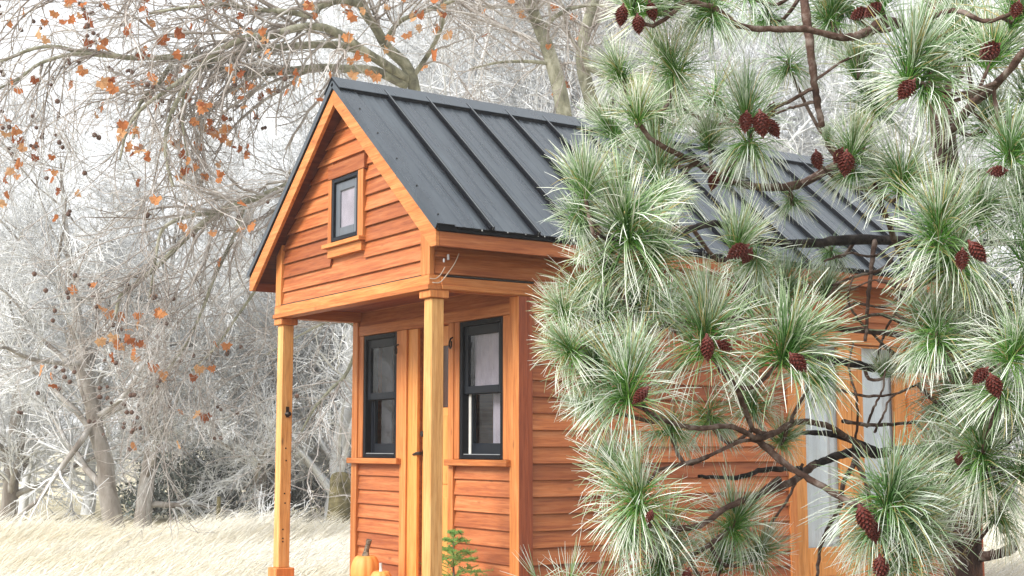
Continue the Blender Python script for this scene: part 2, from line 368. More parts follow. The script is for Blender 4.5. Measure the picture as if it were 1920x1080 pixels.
def build_house():
    zs = lambda y: ZET+S*(min(y, W-y)+OE)-0.05                        # underside of the roof deck
    # floor frame and porch deck
    box("floor_frame", M['red_x'], house, 0.70, LEN-0.02, 0.06, W-0.06, 0.30, FLOOR-0.004)
    deck = box("porch_deck", M['red_y'], house, -0.03, 0.69, -0.02, W+0.02, 0.34, FLOOR-0.035)
    for k in range(6):
        x = -0.05+k*0.124; box("deck_board", M['trim_y'], deck, x, x+0.118, -0.03, W+0.03, FLOOR-0.034, FLOOR)
    for x in (1.8, 2.9):
        for y in (0.10, W-0.10):
            wl = MB().tube([(x, y-0.09, 0.30), (x, y+0.09, 0.30)], 0.30, 24).build("trailer_wheel", M['black'], house, bevel=0.01)
    # ---- gable wall
    wg = MB()
    wg.prism([(0.02, 2.47), (W-0.02, 2.47), (W-0.02, zs(0.02)), (W/2, zs(W/2)), (0.02, zs(0.02))], 0.026, 0.07, 'x')
    wg = wg.build("gable_wall", M['siding_y'], house)
    HW = (0.893, 1.404, 2.80, 3.40)
    def gsegs(zb, zt):
        def lim(z):
            y = max(0.10, (z-(ZET-0.05))/S-OE+0.0); return y
        res = []
        a0, a1 = lim(zb), lim(zt)
        for (p, q) in cut(a0, W-a0, zb, zt, [HW]):
            A1 = a1 if p == a0 else p; B1 = (W-a1) if q == W-a0 else q
            if B1 < A1: A1 = B1 = (A1+B1)/2
            res.append((p, q, A1, B1))
        return res
    siding(wg, M['siding_y'], 2.535, zs(W/2)-0.03, gsegs, lambda u, o, z: (0.026-o, u, z))
    for y0, y1 in ((0.0, 0.112), (W-0.095, W)):
        top = zs(y0 if y0 == 0 else W)
        MB().prism([(y0, 2.538), (y1, 2.538), (y1, zs(y1)-0.01), (y0, zs(y0)-0.01)], -0.010, 0.026, 'x').build("corner_board", M['trim_z'], wg, bevel=0.002)
    box("gable_bottom_trim", M['trim_y'], wg, -0.014, 0.070, -0.004, W+0.004, 2.476, 2.5365)
    box("gable_drip_ledge", M['trim_y'], wg, -0.026, 0.070, -0.012, W+0.012, ZG, 2.4745)
    box("drip_flashing", M['iron'], wg, -0.013, 0.003, 0.10, W-0.10, 2.5375, 2.5425, bevel=0)
    # gable window
    g = MB()
    y0, y1, z0, z1 = 0.962, 1.364, 2.906, 3.345
    gw = MB()
    for a, b_, c, d in ((y0, y0+0.028, z0, z1), (y1-0.028, y1, z0, z1), (y0+0.028, y1-0.028, z0, z0+0.028), (y0+0.028, y1-0.028, z1-0.028, z1)): gw.box(-0.012, 0.05, a, b_, c, d)
    gw = gw.build("gable_window", M['frame_grey'], house, bevel=0.003); tag(gw, "small slate grey casement window high in gable")
    sh = MB(); a0, a1, b0, b1 = y0+0.031, y1-0.031, z0+0.031, z1-0.031
    for a, b_, c, d in ((a0, a0+0.062, b0, b1), (a1-0.062, a1, b0, b1), (a0+0.062, a1-0.062, b0, b0+0.06), (a0+0.062, a1-0.062, b1-0.06, b1)): sh.box(0.006, 0.04, a, b_, c, d)
    sh.build("sash", M['gable_frame'], gw, bevel=0.004)
    box("pane", M['glass'], gw, 0.012, 0.016, a0+0.055, a1-0.055, b0+0.055, b1-0.055, bevel=0)
    box("pale_backing", M['curtain'], gw, 0.0195, 0.0225, a0+0.05, a1-0.05, b0+0.02, b1-0.02, bevel=0)  # pale sheet added in place of sky and trees mirrored in the pane
    box("side_casing", M['trim_z'], gw, -0.016, 0.03, 1.366, 1.412, 2.892, 3.347); box("side_casing", M['trim_z'], gw, -0.016, 0.03, 0.884, 0.960, 2.892, 3.347)
    MB().prism([(0.866, 3.349), (1.412, 3.349), (1.412, 3.448), (0.866, 3.448)], -0.020, 0.03, 'x').build("head_casing", M['siding_y'], gw, bevel=0.002)
    box("sill", M['trim_y'], gw, -0.050, 0.03, 0.872, 1.440, 2.862, 2.890); box("apron", M['trim_y'], gw, -0.020, 0.03, 0.893, 1.404, 2.795, 2.860)
    # ---- front wall behind the porch
    HO = [(0.1984, 0.7339, 1.4126, 2.334), (1.6156, 2.1406, 1.4126, 2.334), (0.845, 1.325, FLOOR, 2.335)]
    wf = slab_with_holes("front_wall", M['siding_y'], house, 0.03, W-0.03, FLOOR-0.2, 2.60, HO, lambda a, b, c, d: (0.680, 0.745, a, b, c, d))
    fa = lambda u, o, z: (0.680-o, u, z)
    lo = [(0.150, 0.800), (1.565, 2.205)]
    first = 1.285-PITCHZ*8
    siding(wf, M['siding_y'], FLOOR-0.15, 1.368, lambda zb, zt: [(a, b, a, b) for a, b in ((0.103, 0.800), (1.545, 2.215))], fa, first=first)
    siding(wf, M['siding_y'], 2.415, 2.62, lambda zb, zt: [(0.103, 2.215, 0.103, 2.215)], fa, first=2.415)
    box("corner_board", M['trim_z'], wf, 0.640, 0.700, -0.002, 0.1025, FLOOR-0.18, 2.445, bevel=0.003)
    box("corner_board", M['trim_z'], wf, 0.640, 0.700, W-0.082, W+0.002, FLOOR-0.18, 2.445, bevel=0.003)
    box("head_casing", M['trim_y'], wf, 0.648, 0.68, 0.1035, W-0.0835, 2.338, 2.412)
    for a, b_ in ((1.445, 1.532), (0.7355, 0.8430)):
        pass
    for nm, m_, a, b_, z0_, z1_, x0_ in (
        ("side_casing", 'trim_z', 0.104, 0.196, 1.413, 2.336, 0.652), ("side_casing", 'trim_z', 0.7365, 0.800, 1.413, 2.336, 0.652),
        ("side_casing", 'trim_z', 1.548, 1.6135, 1.413, 2.336, 0.652), ("side_casing", 'trim_z', 2.143, 2.217, 1.413, 2.336, 0.652),
        ("door_casing", 'trim_z', 0.8015, 0.868, FLOOR, 2.336, 0.645), ("door_casing", 'trim_z', 1.455, 1.545, FLOOR, 2.336, 0.645),
        ("door_jamb", 'door_wood', 1.318, 1.453, FLOOR, 2.336, 0.660), ("door_jamb", 'door_wood', 0.8435, 0.8425+0.012, FLOOR, 2.33, 0.690)):
        if b_-a > 0.015: box(nm, M[m_], wf, x0_, 0.682, a, b_, z0_, z1_)
    for a, b_ in ((0.086, 0.852), (1.520, 2.310)):
        box("sill", M['trim_y'], wf, 0.602, 0.682, a, b_, 1.370, 1.411, bevel=0.004)
    for y in (1.577, 0.809):                                           # coat hooks on the casings
        hz = 2.215; c = MB().tube([(0.645, y, hz+0.02), (0.628, y, hz+0.012), (0.618, y, hz-0.02), (0.614, y-0.006, hz-0.045), (0.610, y-0.026, hz-0.058), (0.606, y-0.046, hz-0.045), (0.604, y-0.050, hz-0.010)], [0.0065]*6+[0.005], 6)
        c.build("coat_hook", M['iron'], wf, smooth=True)
    def window(y0, y1, z0, z1, label, shade):
        f = MB()
        for a, b_, c, d in ((y0+.001, y0+0.036, z0+.001, z1-.001), (y1-0.036, y1-.001, z0+.001, z1-.001), (y0+0.036, y1-0.036, z0+.001, z0+0.030), (y0+0.036, y1-0.036, z1-0.034, z1-.001)): f.box(0.655, 0.765, a, b_, c, d)
        o = f.build("window", M['black'], house, bevel=0.003); tag(o, label)
        zm = z0+(z1-z0)*0.495
        def sash(x0, x1, a0, a1, b0, b1, top, bot, st=0.042):
            s = MB()
            for a, b_, c, d in ((a0, a0+st, b0, b1), (a1-st, a1, b0, b1), (a0+st, a1-st, b0, b0+bot), (a0+st, a1-st, b1-top, b1)): s.box(x0, x1, a, b_, c, d)
            s.build("sash", M['frame_grey'], o, bevel=0.003)
            box("pane", M['glass'], o, (x0+x1)/2-.002, (x0+x1)/2+.002, a0+st-.004, a1-st+.004, b0+bot-.004, b1-top+.004, bevel=0)
        a0, a1 = y0+0.037, y1-0.037
        sash(0.672, 0.702, a0, a1, zm-0.022, z1-0.035, 0.062, 0.050); sash(0.712, 0.742, a0, a1, z0+0.031, zm+0.020, 0.045, 0.075)
        box("jamb_liner", M['liner'] if shade == 'pale_backing' else M['frame_grey'], o, 0.705, 0.711, a1-0.030, a1-0.002, z0+0.032, zm-0.024, bevel=0)
        box("screen_track", M['frame_edge'], o, 0.660, 0.664, a0+0.01, a1-0.01, z0+0.0305, z0+0.036, bevel=0)
        if shade == 'pale_backing':
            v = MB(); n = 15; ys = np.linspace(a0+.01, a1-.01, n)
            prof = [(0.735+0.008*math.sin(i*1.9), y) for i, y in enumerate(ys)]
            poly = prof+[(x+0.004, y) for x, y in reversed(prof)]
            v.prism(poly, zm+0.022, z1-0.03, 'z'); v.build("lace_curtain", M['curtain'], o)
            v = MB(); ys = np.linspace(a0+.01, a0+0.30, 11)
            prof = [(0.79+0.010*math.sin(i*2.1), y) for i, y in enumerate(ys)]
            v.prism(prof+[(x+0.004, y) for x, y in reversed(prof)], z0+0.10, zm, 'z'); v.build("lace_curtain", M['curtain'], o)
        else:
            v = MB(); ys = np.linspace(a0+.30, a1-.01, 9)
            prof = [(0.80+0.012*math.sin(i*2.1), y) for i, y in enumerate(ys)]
            v.prism(prof+[(x+0.004, y) for x, y in reversed(prof)], z0+0.03, z1-0.05, 'z'); v.build("curtain", M['dark_room'], o)  # dark folded sheet; the dimness of the room is put into its colour
    window(*HO[0], "black double-hung window beside the porch corner, pale lace behind its upper pane", 'pale_backing')
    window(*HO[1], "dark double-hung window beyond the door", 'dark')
    # front door
    d = MB()
    y0, y1, z0, z1 = 0.850, 1.314, FLOOR+0.004, 2.330; ga, gb, gc, gd = 0.945, 1.205, 1.765, 2.195
    for a, b_, c, e in ((y0, ga, z0, z1), (gb, y1, z0, z1), (ga, gb, z0, gc), (ga, gb, gd, z1)): d.box(0.704, 0.742, a, b_, c, e)
    d = d.build("front_door", M['door_wood'], house)
    box("door_light", M['tinted'], d, 0.716, 0.722, ga+.002, gb-.002, gc+.002, gd-.002, bevel=0)
    for zz in (1.62, 1.05): box("door_panel", M['door_wood'], d, 0.697, 0.7035, ga-0.02, gb+0.02, zz-0.38 if zz > 1.5 else zz-0.45, zz+0.09 if zz > 1.5 else zz+0.10, bevel=0.003)
    hy = 1.270
    MB().tube([(0.703, hy, 1.585), (0.690, hy, 1.585)], 0.028, 16).tube([(0.690, hy, 1.585), (0.668, hy, 1.585)], [0.022, 0.020], 14).build("deadbolt", M['iron'], d, bevel=0.002)
    MB().tube([(0.703, hy, 1.450), (0.692, hy, 1.450)], 0.030, 16).tube([(0.692, hy, 1.45), (0.655, hy, 1.45)], 0.010, 10).tube([(0.660, hy-0.005, 1.45), (0.655, hy+0.05, 1.448), (0.657, hy+0.095, 1.440)], [0.012, 0.011, 0.008], 10).build("lever_handle", M['iron'], d, smooth=False)
    # ---- porch beams, ceiling, posts
    bm = box("porch_beam", M['trim_x'], house, 0.072, 0.747, -0.010, 0.085, ZG, 2.528, bevel=0.003)
    box("beam_cap", M['iron'], bm, 0.10, 0.75, -0.018, 0.03, 2.5285, 2.540, bevel=0.002); box("beam_ledge", M['trim_x'], bm, 0.072, 0.74, -0.020, -0.0105, ZG+.004, ZG+0.030)
    box("porch_beam", M['trim_x'], house, 0.072, 0.747, W-0.085, W+0.010, ZG, 2.528, bevel=0.003)
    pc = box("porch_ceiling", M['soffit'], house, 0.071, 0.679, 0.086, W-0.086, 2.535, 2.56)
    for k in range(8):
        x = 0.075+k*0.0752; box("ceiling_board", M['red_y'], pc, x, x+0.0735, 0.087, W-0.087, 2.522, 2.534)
    for y0 in (-0.010, W-0.125+0.010):
        iy = y0+0.022
        p = box("porch_post", M['pine_z'], house, 0.012, 0.103, iy, iy+0.091, FLOOR+0.118, 2.397, bevel=0.006)
        box("capital", M['trim_z'], p, -0.010, 0.125, y0, y0+0.135, 2.3975, ZG-0.001, bevel=0.004)
        box("base_block", M['trim_z'], p, -0.016, 0.131, y0-0.006, y0+0.141, FLOOR, FLOOR+0.1175, bevel=0.005)
        if y0 > 1:
            yy = iy+0.0; MB().lathe([(0.020, 0), (0.020, 0.006), (0.008, 0.010), (0.007, 0.020), (0.017, 0.026), (0.018, 0.034), (0.010, 0.040)], n=12).build("knob", M['iron'], p, smooth=True)
            k = p.children[-1]; k.matrix_parent_inverse = Matrix(); k.rotation_euler = (math.pi/2, 0, 0); k.location = (0.062, iy-0.0005, 1.735)
            MB().box(0.050, 0.074, iy-0.004, iy-0.0005, 1.71, 1.79).build("knob_plate", M['iron'], p)
            hb = MB()
            for px_, pz in ((0.055, 1.49), (0.060, 1.40), (0.052, 1.16), (0.058, 1.09), (0.045, 0.90), (0.046, 0.835), (0.046, 0.812)):
                hb.tube([(px_, iy-0.0012, pz-0.006), (px_, iy+0.004, pz-0.006)], 0.0065, 8)
            hb.build("nail_holes", M['iron'], p)
    # ---- side wall with the french door
    DO = (3.06, 4.30, FLOOR, 2.262)
    ws = slab_with_holes("side_wall", M['siding_x'], house, 0.70, LEN-0.03, FLOOR-0.2, 2.72, [DO], lambda a, b, c, d: (a, b, 0.028, 0.090, c, d))
    hs_ = [(2.99, 4.44, FLOOR-0.3, 2.350)]
    fs = lambda u, o, z: (u, 0.028-o, z)
    siding(ws, M['siding_x'], FLOOR-0.16, 2.70, lambda zb, zt: [(a, b, a, b) for a, b in cut(0.749 if zt < 2.55 else 0.03, LEN-0.10, zb, zt, hs_)], fs, first=1.288-PITCHZ*9)
    ub = box("upper_wall", M['siding_x'], ws, 0.073, 0.6995, 0.028, 0.085, 2.561, 2.72)
    MB().prism([(0.7025, -0.006), (0.747, -0.006), (0.747, 0.028), (0.7025, 0.028)], FLOOR-0.18, 2.4445, 'z').build("corner_board", M['red_z'], ws, bevel=0.003)
    box("corner_board", M['red_z'], ws, 0.6425, 0.7022, -0.0055, -0.0024, FLOOR-0.18, 2.444, bevel=0)
    box("corner_board", M['red_z'], ws, LEN-0.098, LEN, -0.008, 0.060, FLOOR-0.18, 2.69, bevel=0.003)
    fd = empty("french_door"); fd.parent = house
    for x0, x1 in ((3.066, 3.676), (3.684, 4.294)):
        lf = MB(); st, bot, top = 0.122, 0.262, 0.020
        gz0, gz1 = 0.763, 2.243
        for a, b_, c, e in ((x0, x0+st, FLOOR+.004, 2.258), (x1-st, x1, FLOOR+.004, 2.258), (x0+st, x1-st, FLOOR+.004, gz0), (x0+st, x1-st, gz1, 2.258)): lf.box(a, b_, 0.020, 0.060, c, e)
        lf = lf.build("door_leaf", M['door_wood'], fd, bevel=0.002)
        box("door_panel", M['door_wood'], fd, x0+st+0.03, x1-st-0.03, 0.014, 0.0195, FLOOR+0.06, 0.66)
        box("pane", M['glass'], fd, x0+st-.004, x1-st+.004, 0.036, 0.042, gz0-.004, gz1+.004, bevel=0)
        v = MB(); xs = np.linspace(x0+st-.03, x1-st+.03, 17); prof = [(x, 0.10+0.012*math.sin(i*1.7+x0)) for i, x in enumerate(xs)]
        v.prism(prof+[(x, y+0.004) for x, y in reversed(prof)], gz0-.05, gz1+.01, 'z'); v.build("curtain", M['curtain_blue'], fd)
    box("side_casing", M['trim_z'], fd, 2.99, 3.062, -0.004, 0.030, FLOOR-0.16, 2.264); box("side_casing", M['trim_z'], fd, 4.298, 4.44, -0.004, 0.030, FLOOR-0.16, 2.264)
    box("head_casing", M['trim_x'], fd, 2.97, 4.46, -0.008, 0.030, 2.2655, 2.348); box("threshold", M['trim_x'], fd, 3.064, 4.296, -0.03, 0.06, FLOOR-0.06, FLOOR)
    # unseen walls that close the house
    box("far_side_wall", M['siding_x'], house, 0.70, LEN, W-0.09, W-0.028, FLOOR-0.2, 2.72); box("far_side_wall", M['siding_x'], house, 0.073, 0.699, W-0.085, W-0.028, 2.561, 2.72)
    MB().prism([(0.09, FLOOR-0.2), (W-0.091, FLOOR-0.2), (W-0.091, zs(0.09)), (W/2, zs(W/2)), (0.09, zs(0.09))], LEN-0.09, LEN-0.028, 'x').build("rear_wall", M['siding_y'], house)
    # ---- roof
    X0, X1 = -OV+0.027, LEN+0.12
    up = lambda y, o=0.0: ZET+S*(y+OE)+o                              # top plane of the rake boards, right slope
    dk = MB()
    for s in (0, 1):
        my = (lambda y: y) if s == 0 else (lambda y: W-y)
        poly = [(my(-OE+0.022), up(-OE+0.022, -0.050)), (my(W/2), up(W/2, -0.050)), (my(W/2), up(W/2, 0.050)), (my(-OE+0.022), up(-OE+0.022, 0.050))]
        dk.prism(poly, X0, X1, 'x')
    roof = dk.build("roof", M['soffit'], house)
    for s in (0, 1):
        my = (lambda y: y) if s == 0 else (lambda y: W-y)
        lo_y = -OE+0.058
        MB().prism([(my(-OE), ZET), (my(W/2), RIDGE), (my(W/2), 3.822), (my(lo_y), ZEB), (my(-OE), ZEB)], -OV, -OV+0.026, 'x').build("rake_board", M['trim_y'], roof, bevel=0.002)
        y = sorted((my(-OE+0.001), my(-OE+0.021)))
        box("fascia", M['red_x'] if s else M['siding_x'], roof, -OV+0.0275, X1, y[0], y[1], ZEB, ZET-0.004)
        # metal pans, one object each, with raised seams between
        slope = math.atan(S); nrm = np.array([0, -math.sin(slope), math.cos(slope)]) if s == 0 else np.array([0, math.sin(slope), math.cos(slope)])
        def sl(x, y, h): p = np.array([x, my(y), up(y, 0.052)]); return p+nrm*h
        xs = [0.255+0.3365*k for k in range(15)]; edges = [-0.012]+[x for x in xs if x < X1-0.1]+[X1-0.012]
        ye, yr = -OE-0.034, W/2-0.012
        for k in range(len(edges)-1):
            a, b_ = edges[k]+0.009, edges[k+1]-0.009; V = []; cols = [a]
            # shallow stiffening creases
            nrib = 3; pts = [(a, 0)]
            for r in range(nrib):
                c = a+(b_-a)*(r+1)/(nrib+1); pts += [(c-0.012, 0), (c-0.005, 0.0018), (c+0.005, 0.0018), (c+0.012, 0)]
            pts += [(b_, 0)]
            for y_ in (ye, yr):
                V += [sl(x, y_, 0.004+h) for x, h in pts]
            for y_ in (ye, yr):
                V += [sl(x, y_, 0.000) for x, h in pts]
            n = len(pts); F = []
            for i in range(n-1): F += [(i, i+1, n+i+1, n+i), (2*n+i, 3*n+i, 3*n+i+1, 2*n+i+1), (i, 2*n+i, 2*n+i+1, i+1), (n+i, n+i+1, 3*n+i+1, 3*n+i)]
            F += [(0, n, 3*n, 2*n), (n-1, 3*n-1, 4*n-1, 2*n-1)]
            MB().add(V, F).build("roof_panel", M['steel'], roof)
        for x in edges[1:-1]:
            mb = MB()
            for a, b_, h0, h1 in ((x-0.026, x+0.025, -0.001, 0.008), (x-0.015, x-0.006, 0.009, 0.031), (x+0.006, x+0.013, 0.009, 0.028)):
                V = [sl(a, ye-0.004, h0), sl(b_, ye-0.004, h0), sl(b_, yr-0.03, h0), sl(a, yr-0.03, h0), sl(a, ye-0.004, h1), sl(b_, ye-0.004, h1), sl(b_, yr-0.03, h1), sl(a, yr-0.03, h1)]
                mb.add(V, [(0,3,2,1),(4,5,6,7),(0,1,5,4),(1,2,6,5),(2,3,7,6),(3,0,4,7)])
            mb.build("roof_seam", M['black'], roof, bevel=0.002)
        for x in edges[1:-1]:
            V = [sl(x-0.0014, ye-0.004, 0.0095), sl(x+0.0014, ye-0.004, 0.0095), sl(x+0.0014, yr-0.03, 0.0095), sl(x-0.0014, yr-0.03, 0.0095), sl(x-0.0014, ye-0.004, 0.0315), sl(x+0.0014, ye-0.004, 0.0315), sl(x+0.0014, yr-0.03, 0.0315), sl(x-0.0014, yr-0.03, 0.0315)]
            MB().add(V, [(0,3,2,1),(4,5,6,7),(0,1,5,4),(1,2,6,5),(2,3,7,6),(3,0,4,7)]).build("seam_highlight_cap", M['frame_edge'], roof)  # thin pale cap strip, its colour painting the bright glint along the seam
        # rake flashing folded over the edge
        for xa, xb, xf in ((-OV-0.012, 0.0, -OV-0.012), (X1-0.02, X1+0.035, X1+0.031)):
            V = []
            for y_ in (-OE-0.030, W/2): V += [sl(xa, y_, 0.012), sl(xb, y_, 0.012), sl(xb, y_, 0.0085), sl(xa, y_, 0.0085)]
            V2 = []
            for y_ in (-OE-0.030, W/2): V2 += [sl(xf, y_, 0.0084), sl(xf+0.004, y_, 0.0084), sl(xf+0.004, y_, -0.030), sl(xf, y_, -0.030)]
            F = [(0,1,5,4),(1,2,6,5),(2,3,7,6),(3,0,4,7),(0,3,2,1),(4,5,6,7)]
            MB().add(V, F).add(V2, F).build("rake_flashing", M['steel'], roof)
        sc = MB()
        for k in range(6):
            y_ = -OE+0.05+k*0.26; p = sl(-0.075, y_, 0.012); q = p+nrm*0.006; sc.tube([p, q], 0.005, 6)
        sc.build("screw_heads", M['iron'], roof)
        # eave: black drip edge with a bright hem and hanging drops
        y = sorted((my(-OE-0.020), my(-OE-0.001)))
        box("drip_edge", M['black'], roof, -OV+0.006, X1+0.02, y[0], y[1], ZET-0.003, ZET+0.036, bevel=0.002)
        cl = MB(); V = []
        for x in (0.02, X1-0.05):
            V += [sl(x, ye+0.012, -0.001), sl(x, ye+0.002, -0.001), sl(x, ye+0.002, -0.022), sl(x, ye+0.012, -0.022)]
        cl.add(V, [(0,1,5,4),(1,2,6,5),(2,3,7,6),(3,0,4,7),(0,3,2,1),(4,5,6,7)]).build("eave_closure", M['black'], roof)
        if s == 0:
            rng = np.random.default_rng(5); dr = MB()
            for x in np.cumsum(rng.uniform(0.04, 0.22, 110)):
                if x > 5: break
                p = sl(x, ye, 0.0); ln = rng.uniform(0.005, 0.020); dr.tube([p+[0, -.002, .002], p+[0, -.003, -ln*.6], p+[0, -.003, -ln]], [0.0016, 0.0022, 0.0008], 5)
            o = dr.build("icicles", M['ice'], roof, smooth=True); o["kind"] = "stuff"
    # ridge cap standing off the panels on a dark closure
    cap = MB(); a = math.atan(S); t = 0.030/math.cos(a); yl = 0.120
    zr = up(W/2, 0.052)
    for xa, xb in ((-OV-0.016, X1+0.04),):
        poly = [(W/2-yl, zr-S*yl+t), (W/2, zr+t), (W/2+yl, zr-S*yl+t), (W/2+yl, zr-S*yl+t-0.004), (W/2, zr+t-0.005), (W/2-yl, zr-S*yl+t-0.004)]
        V = [(xa, *p) for p in poly]+[(xb, *p) for p in poly]; n = 6
        cap.add(V, [(0, 1, 4, 5), (1, 2, 3, 4), (11, 10, 7, 6), (10, 9, 8, 7)]+[(i, (i+1) % n, n+(i+1) % n, n+i) for i in range(n)])
    cap.build("ridge_cap", M['steel'], roof)
    for s in (-1, 1):
        V = []
        for x in (-0.015, X1-0.04):
            for dy, h in ((yl-0.004, 0.002), (yl-0.014, 0.002), (yl-0.014, t-0.006), (yl-0.004, t-0.006)): V.append((x, W/2+s*dy, zr-S*dy+h))
        MB().add(V, [(0,1,5,4),(1,2,6,5),(2,3,7,6),(3,0,4,7),(0,3,2,1),(4,5,6,7)]).build("ridge_closure", M['black'], roof)
    V = [(-OV-0.010, W/2-yl, zr-S*yl+t-.005), (-OV-0.010, W/2, zr+t-.006), (-OV-0.010, W/2+yl, zr-S*yl+t-.005), (-OV-0.010, W/2+yl, zr-S*yl), (-OV-0.010, W/2, zr-.05), (-OV-0.010, W/2-yl, zr-S*yl)]
    V += [(x+0.004, y, z) for x, y, z in V]
    MB().add(V, [(0, 1, 4, 5), (1, 2, 3, 4), (11, 10, 7, 6), (10, 9, 8, 7)]+[(i, (i+1) % 6, 6+(i+1) % 6, 6+i) for i in range(6)]).build("ridge_end_plate", M['black'], roof)
build_house()

def build_small_things():
    # wires and bracket under the eave at the porch corner
    o = MB().box(0.108, 0.120, -0.022, -0.006, 2.632, 2.668).box(0.080, 0.090, -0.018, -0.004, 2.615, 2.64).build("wire_bracket", M['silver'], None, bevel=0.003)
    tag(o, "small bright metal bracket under the eave at the porch corner", "bracket")
    def wire(pts, r, nm="wire"):
        P, R = resample(pts, [r]*len(pts), 16); return MB().tube(P, R, 5)
    mb = wire([(0.17, -0.05, 2.672), (0.15, -0.03, 2.61), (0.10, -0.04, 2.55), (0.05, -0.03, 2.49), (0.00, -0.022, 2.485)], 0.0035)
    mb2 = wire([(0.08, -0.034, 2.585), (0.055, -0.03, 2.54), (0.02, -0.025, 2.51), (-0.015, -0.015, 2.51)], 0.003)
    mb.add(mb2.v, mb2.f)
    tag(mb.build("dangling_wire", M['wire'], None, smooth=True), "thin pale wires drooping from the bracket below the eave", "wire")
    mb = wire([(0.04, 0.17, 2.46), (0.05, 0.14, 2.40), (0.07, 0.10, 2.33), (0.10, 0.08, 2.22)], 0.0022); m2 = wire([(0.05, 0.13, 2.46), (0.06, 0.12, 2.40), (0.075, 0.105, 2.32)], 0.002); mb.add(m2.v, m2.f)
    tag(mb.build("hanging_thread", M['wire'], None, smooth=True), "loose pale threads hanging inside the porch beside the near post", "thread")
    # pumpkins on the porch
    def pumpkin(c, r, h, stem_pts, stem_r, label, sc):
        p = tag(empty("pumpkin", c), label, "pumpkin", "pumpkins on the porch")
        n, m_ = 60, 22; V = []
        for j in range(m_+1):
            th = math.pi*j/m_
            for i in range(n):
                a = 2*math.pi*i/n; rib = 1-0.075*abs(math.cos(a*5+0.3))**6*math.sin(th)**0.5
                rr = r*math.sin(th)**0.8*rib; z = h/2-(h/2)*math.cos(th); dip = 0.16*h*math.exp(-((math.sin(th)/0.35)**2))
                V.append((rr*math.cos(a), rr*math.sin(a), h-z-dip if th < math.pi/2 else max(0, h-z)))
        F = [(j*n+i, j*n+(i+1) % n, (j+1)*n+(i+1) % n, (j+1)*n+i) for j in range(m_) for i in range(n)]
        me = MB().add(V, F).mesh("pumpkin_body", True); b = link("body", me, M['pumpkin']); b.parent = p
        P, R = resample(stem_pts, stem_r, 8); s = MB().tube(P, R, 8).mesh("stem", False); s_ = link("stem", s, sc); s_.parent = p
    pumpkin((0.36, 1.50, FLOOR), 0.104, 0.262, [(0, 0, 0.235), (0.0, -0.01, 0.275), (0.005, -0.02, 0.31), (0.01, -0.03, 0.35)], [0.03, 0.018, 0.017, 0.021], "big pale orange pumpkin with tall dark stem on the porch", M['stem'])
    pumpkin((0.24, 1.045, FLOOR), 0.078, 0.19, [(0, 0, 0.16), (0.0, 0.004, 0.193), (0.0, 0.006, 0.226)], [0.016, 0.010, 0.011], "small orange pumpkin with stubby pale stem in front of the big one", M['liner'])
    # young fir on the porch
    rng = np.random.default_rng(11)
    root = tag(empty("fir_sapling", (0.36, 0.31, FLOOR)), "small bright green fir sapling on the porch under the window", "sapling")
    st = MB().tube([(0, 0, 0), (0.005, 0, 0.14), (-0.002, 0.004, 0.3), (0, 0, 0.46)], [0.010, 0.008, 0.005, 0.002], 8).build("stem", M['pine_branch'], None, smooth=True); st.parent = root
    for tier, (z, L, nb) in enumerate(((0.10, .21, 6), (0.18, .19, 6), (0.25, .17, 6), (0.315, .14, 5), (0.375, .09, 4), (0.43, .045, 3))):
        for k in range(nb):
            a = 2*math.pi*(k+0.37*tier)/nb+rng.normal(0, .15); L_ = L*rng.uniform(.75, 1.15)
            tgt = np.array([math.cos(a), math.sin(a), 0.22+0.12*rng.normal()]); P = np.array([np.array([0, 0, z])+tgt*L_*u+np.array([0, 0, 0.03*math.sin(u*3)]) for u in np.linspace(0, 1, 6)])
            axes = [(P, 1.0)]
            for q in range(4):
                s = 1+q % 3; sd_ = unit(np.cross(tgt, [0, 0, 1]))*(1 if q % 2 else -1); P2 = np.array([P[s+1]+(tgt*.7+sd_*.75)*L_*.42*u for u in np.linspace(0, 1, 4)]); axes.append((P2, .8))
            segs, R, cc = [], [], []
            for PP, sc_ in axes:
                nn = int(34*sc_); tt = rng.uniform(0.05, 1, nn)*(len(PP)-1); i0 = np.minimum(tt.astype(int), len(PP)-2); b = PP[i0]+(PP[i0+1]-PP[i0])*(tt-i0)[:, None]
                T = unit(PP[i0+1]-PP[i0]); d = unit(T*0.8+unit(rng.normal(size=(nn, 3)))*[1, 1, .6]); ln = rng.uniform(.016, .026, nn)[:, None]
                segs.append(np.stack([b, b+d*ln*.6, b+d*ln], 1))
            Pn = np.concatenate(segs); Rn = np.broadcast_to(np.array([0.0016, 0.0014, 0.0006]), Pn.shape[:2])
            V1, Q1 = tubes(Pn, Rn, 3); V2, Q2 = tubes(P[None], np.linspace(.003, .001, 6)[None], 4)
            V, Q = merge([(V1, Q1), (V2, Q2)]); g = rng.uniform(.8, 1.25, len(V)).repeat(4).reshape(-1, 4)*np.array([0.20, 0.36, 0.09, 1]); g[:, 3] = 1
            o = link("branch", mesh_np("fir_branch", V, Q, True, g), M['fir']); o.parent = root
build_small_things()

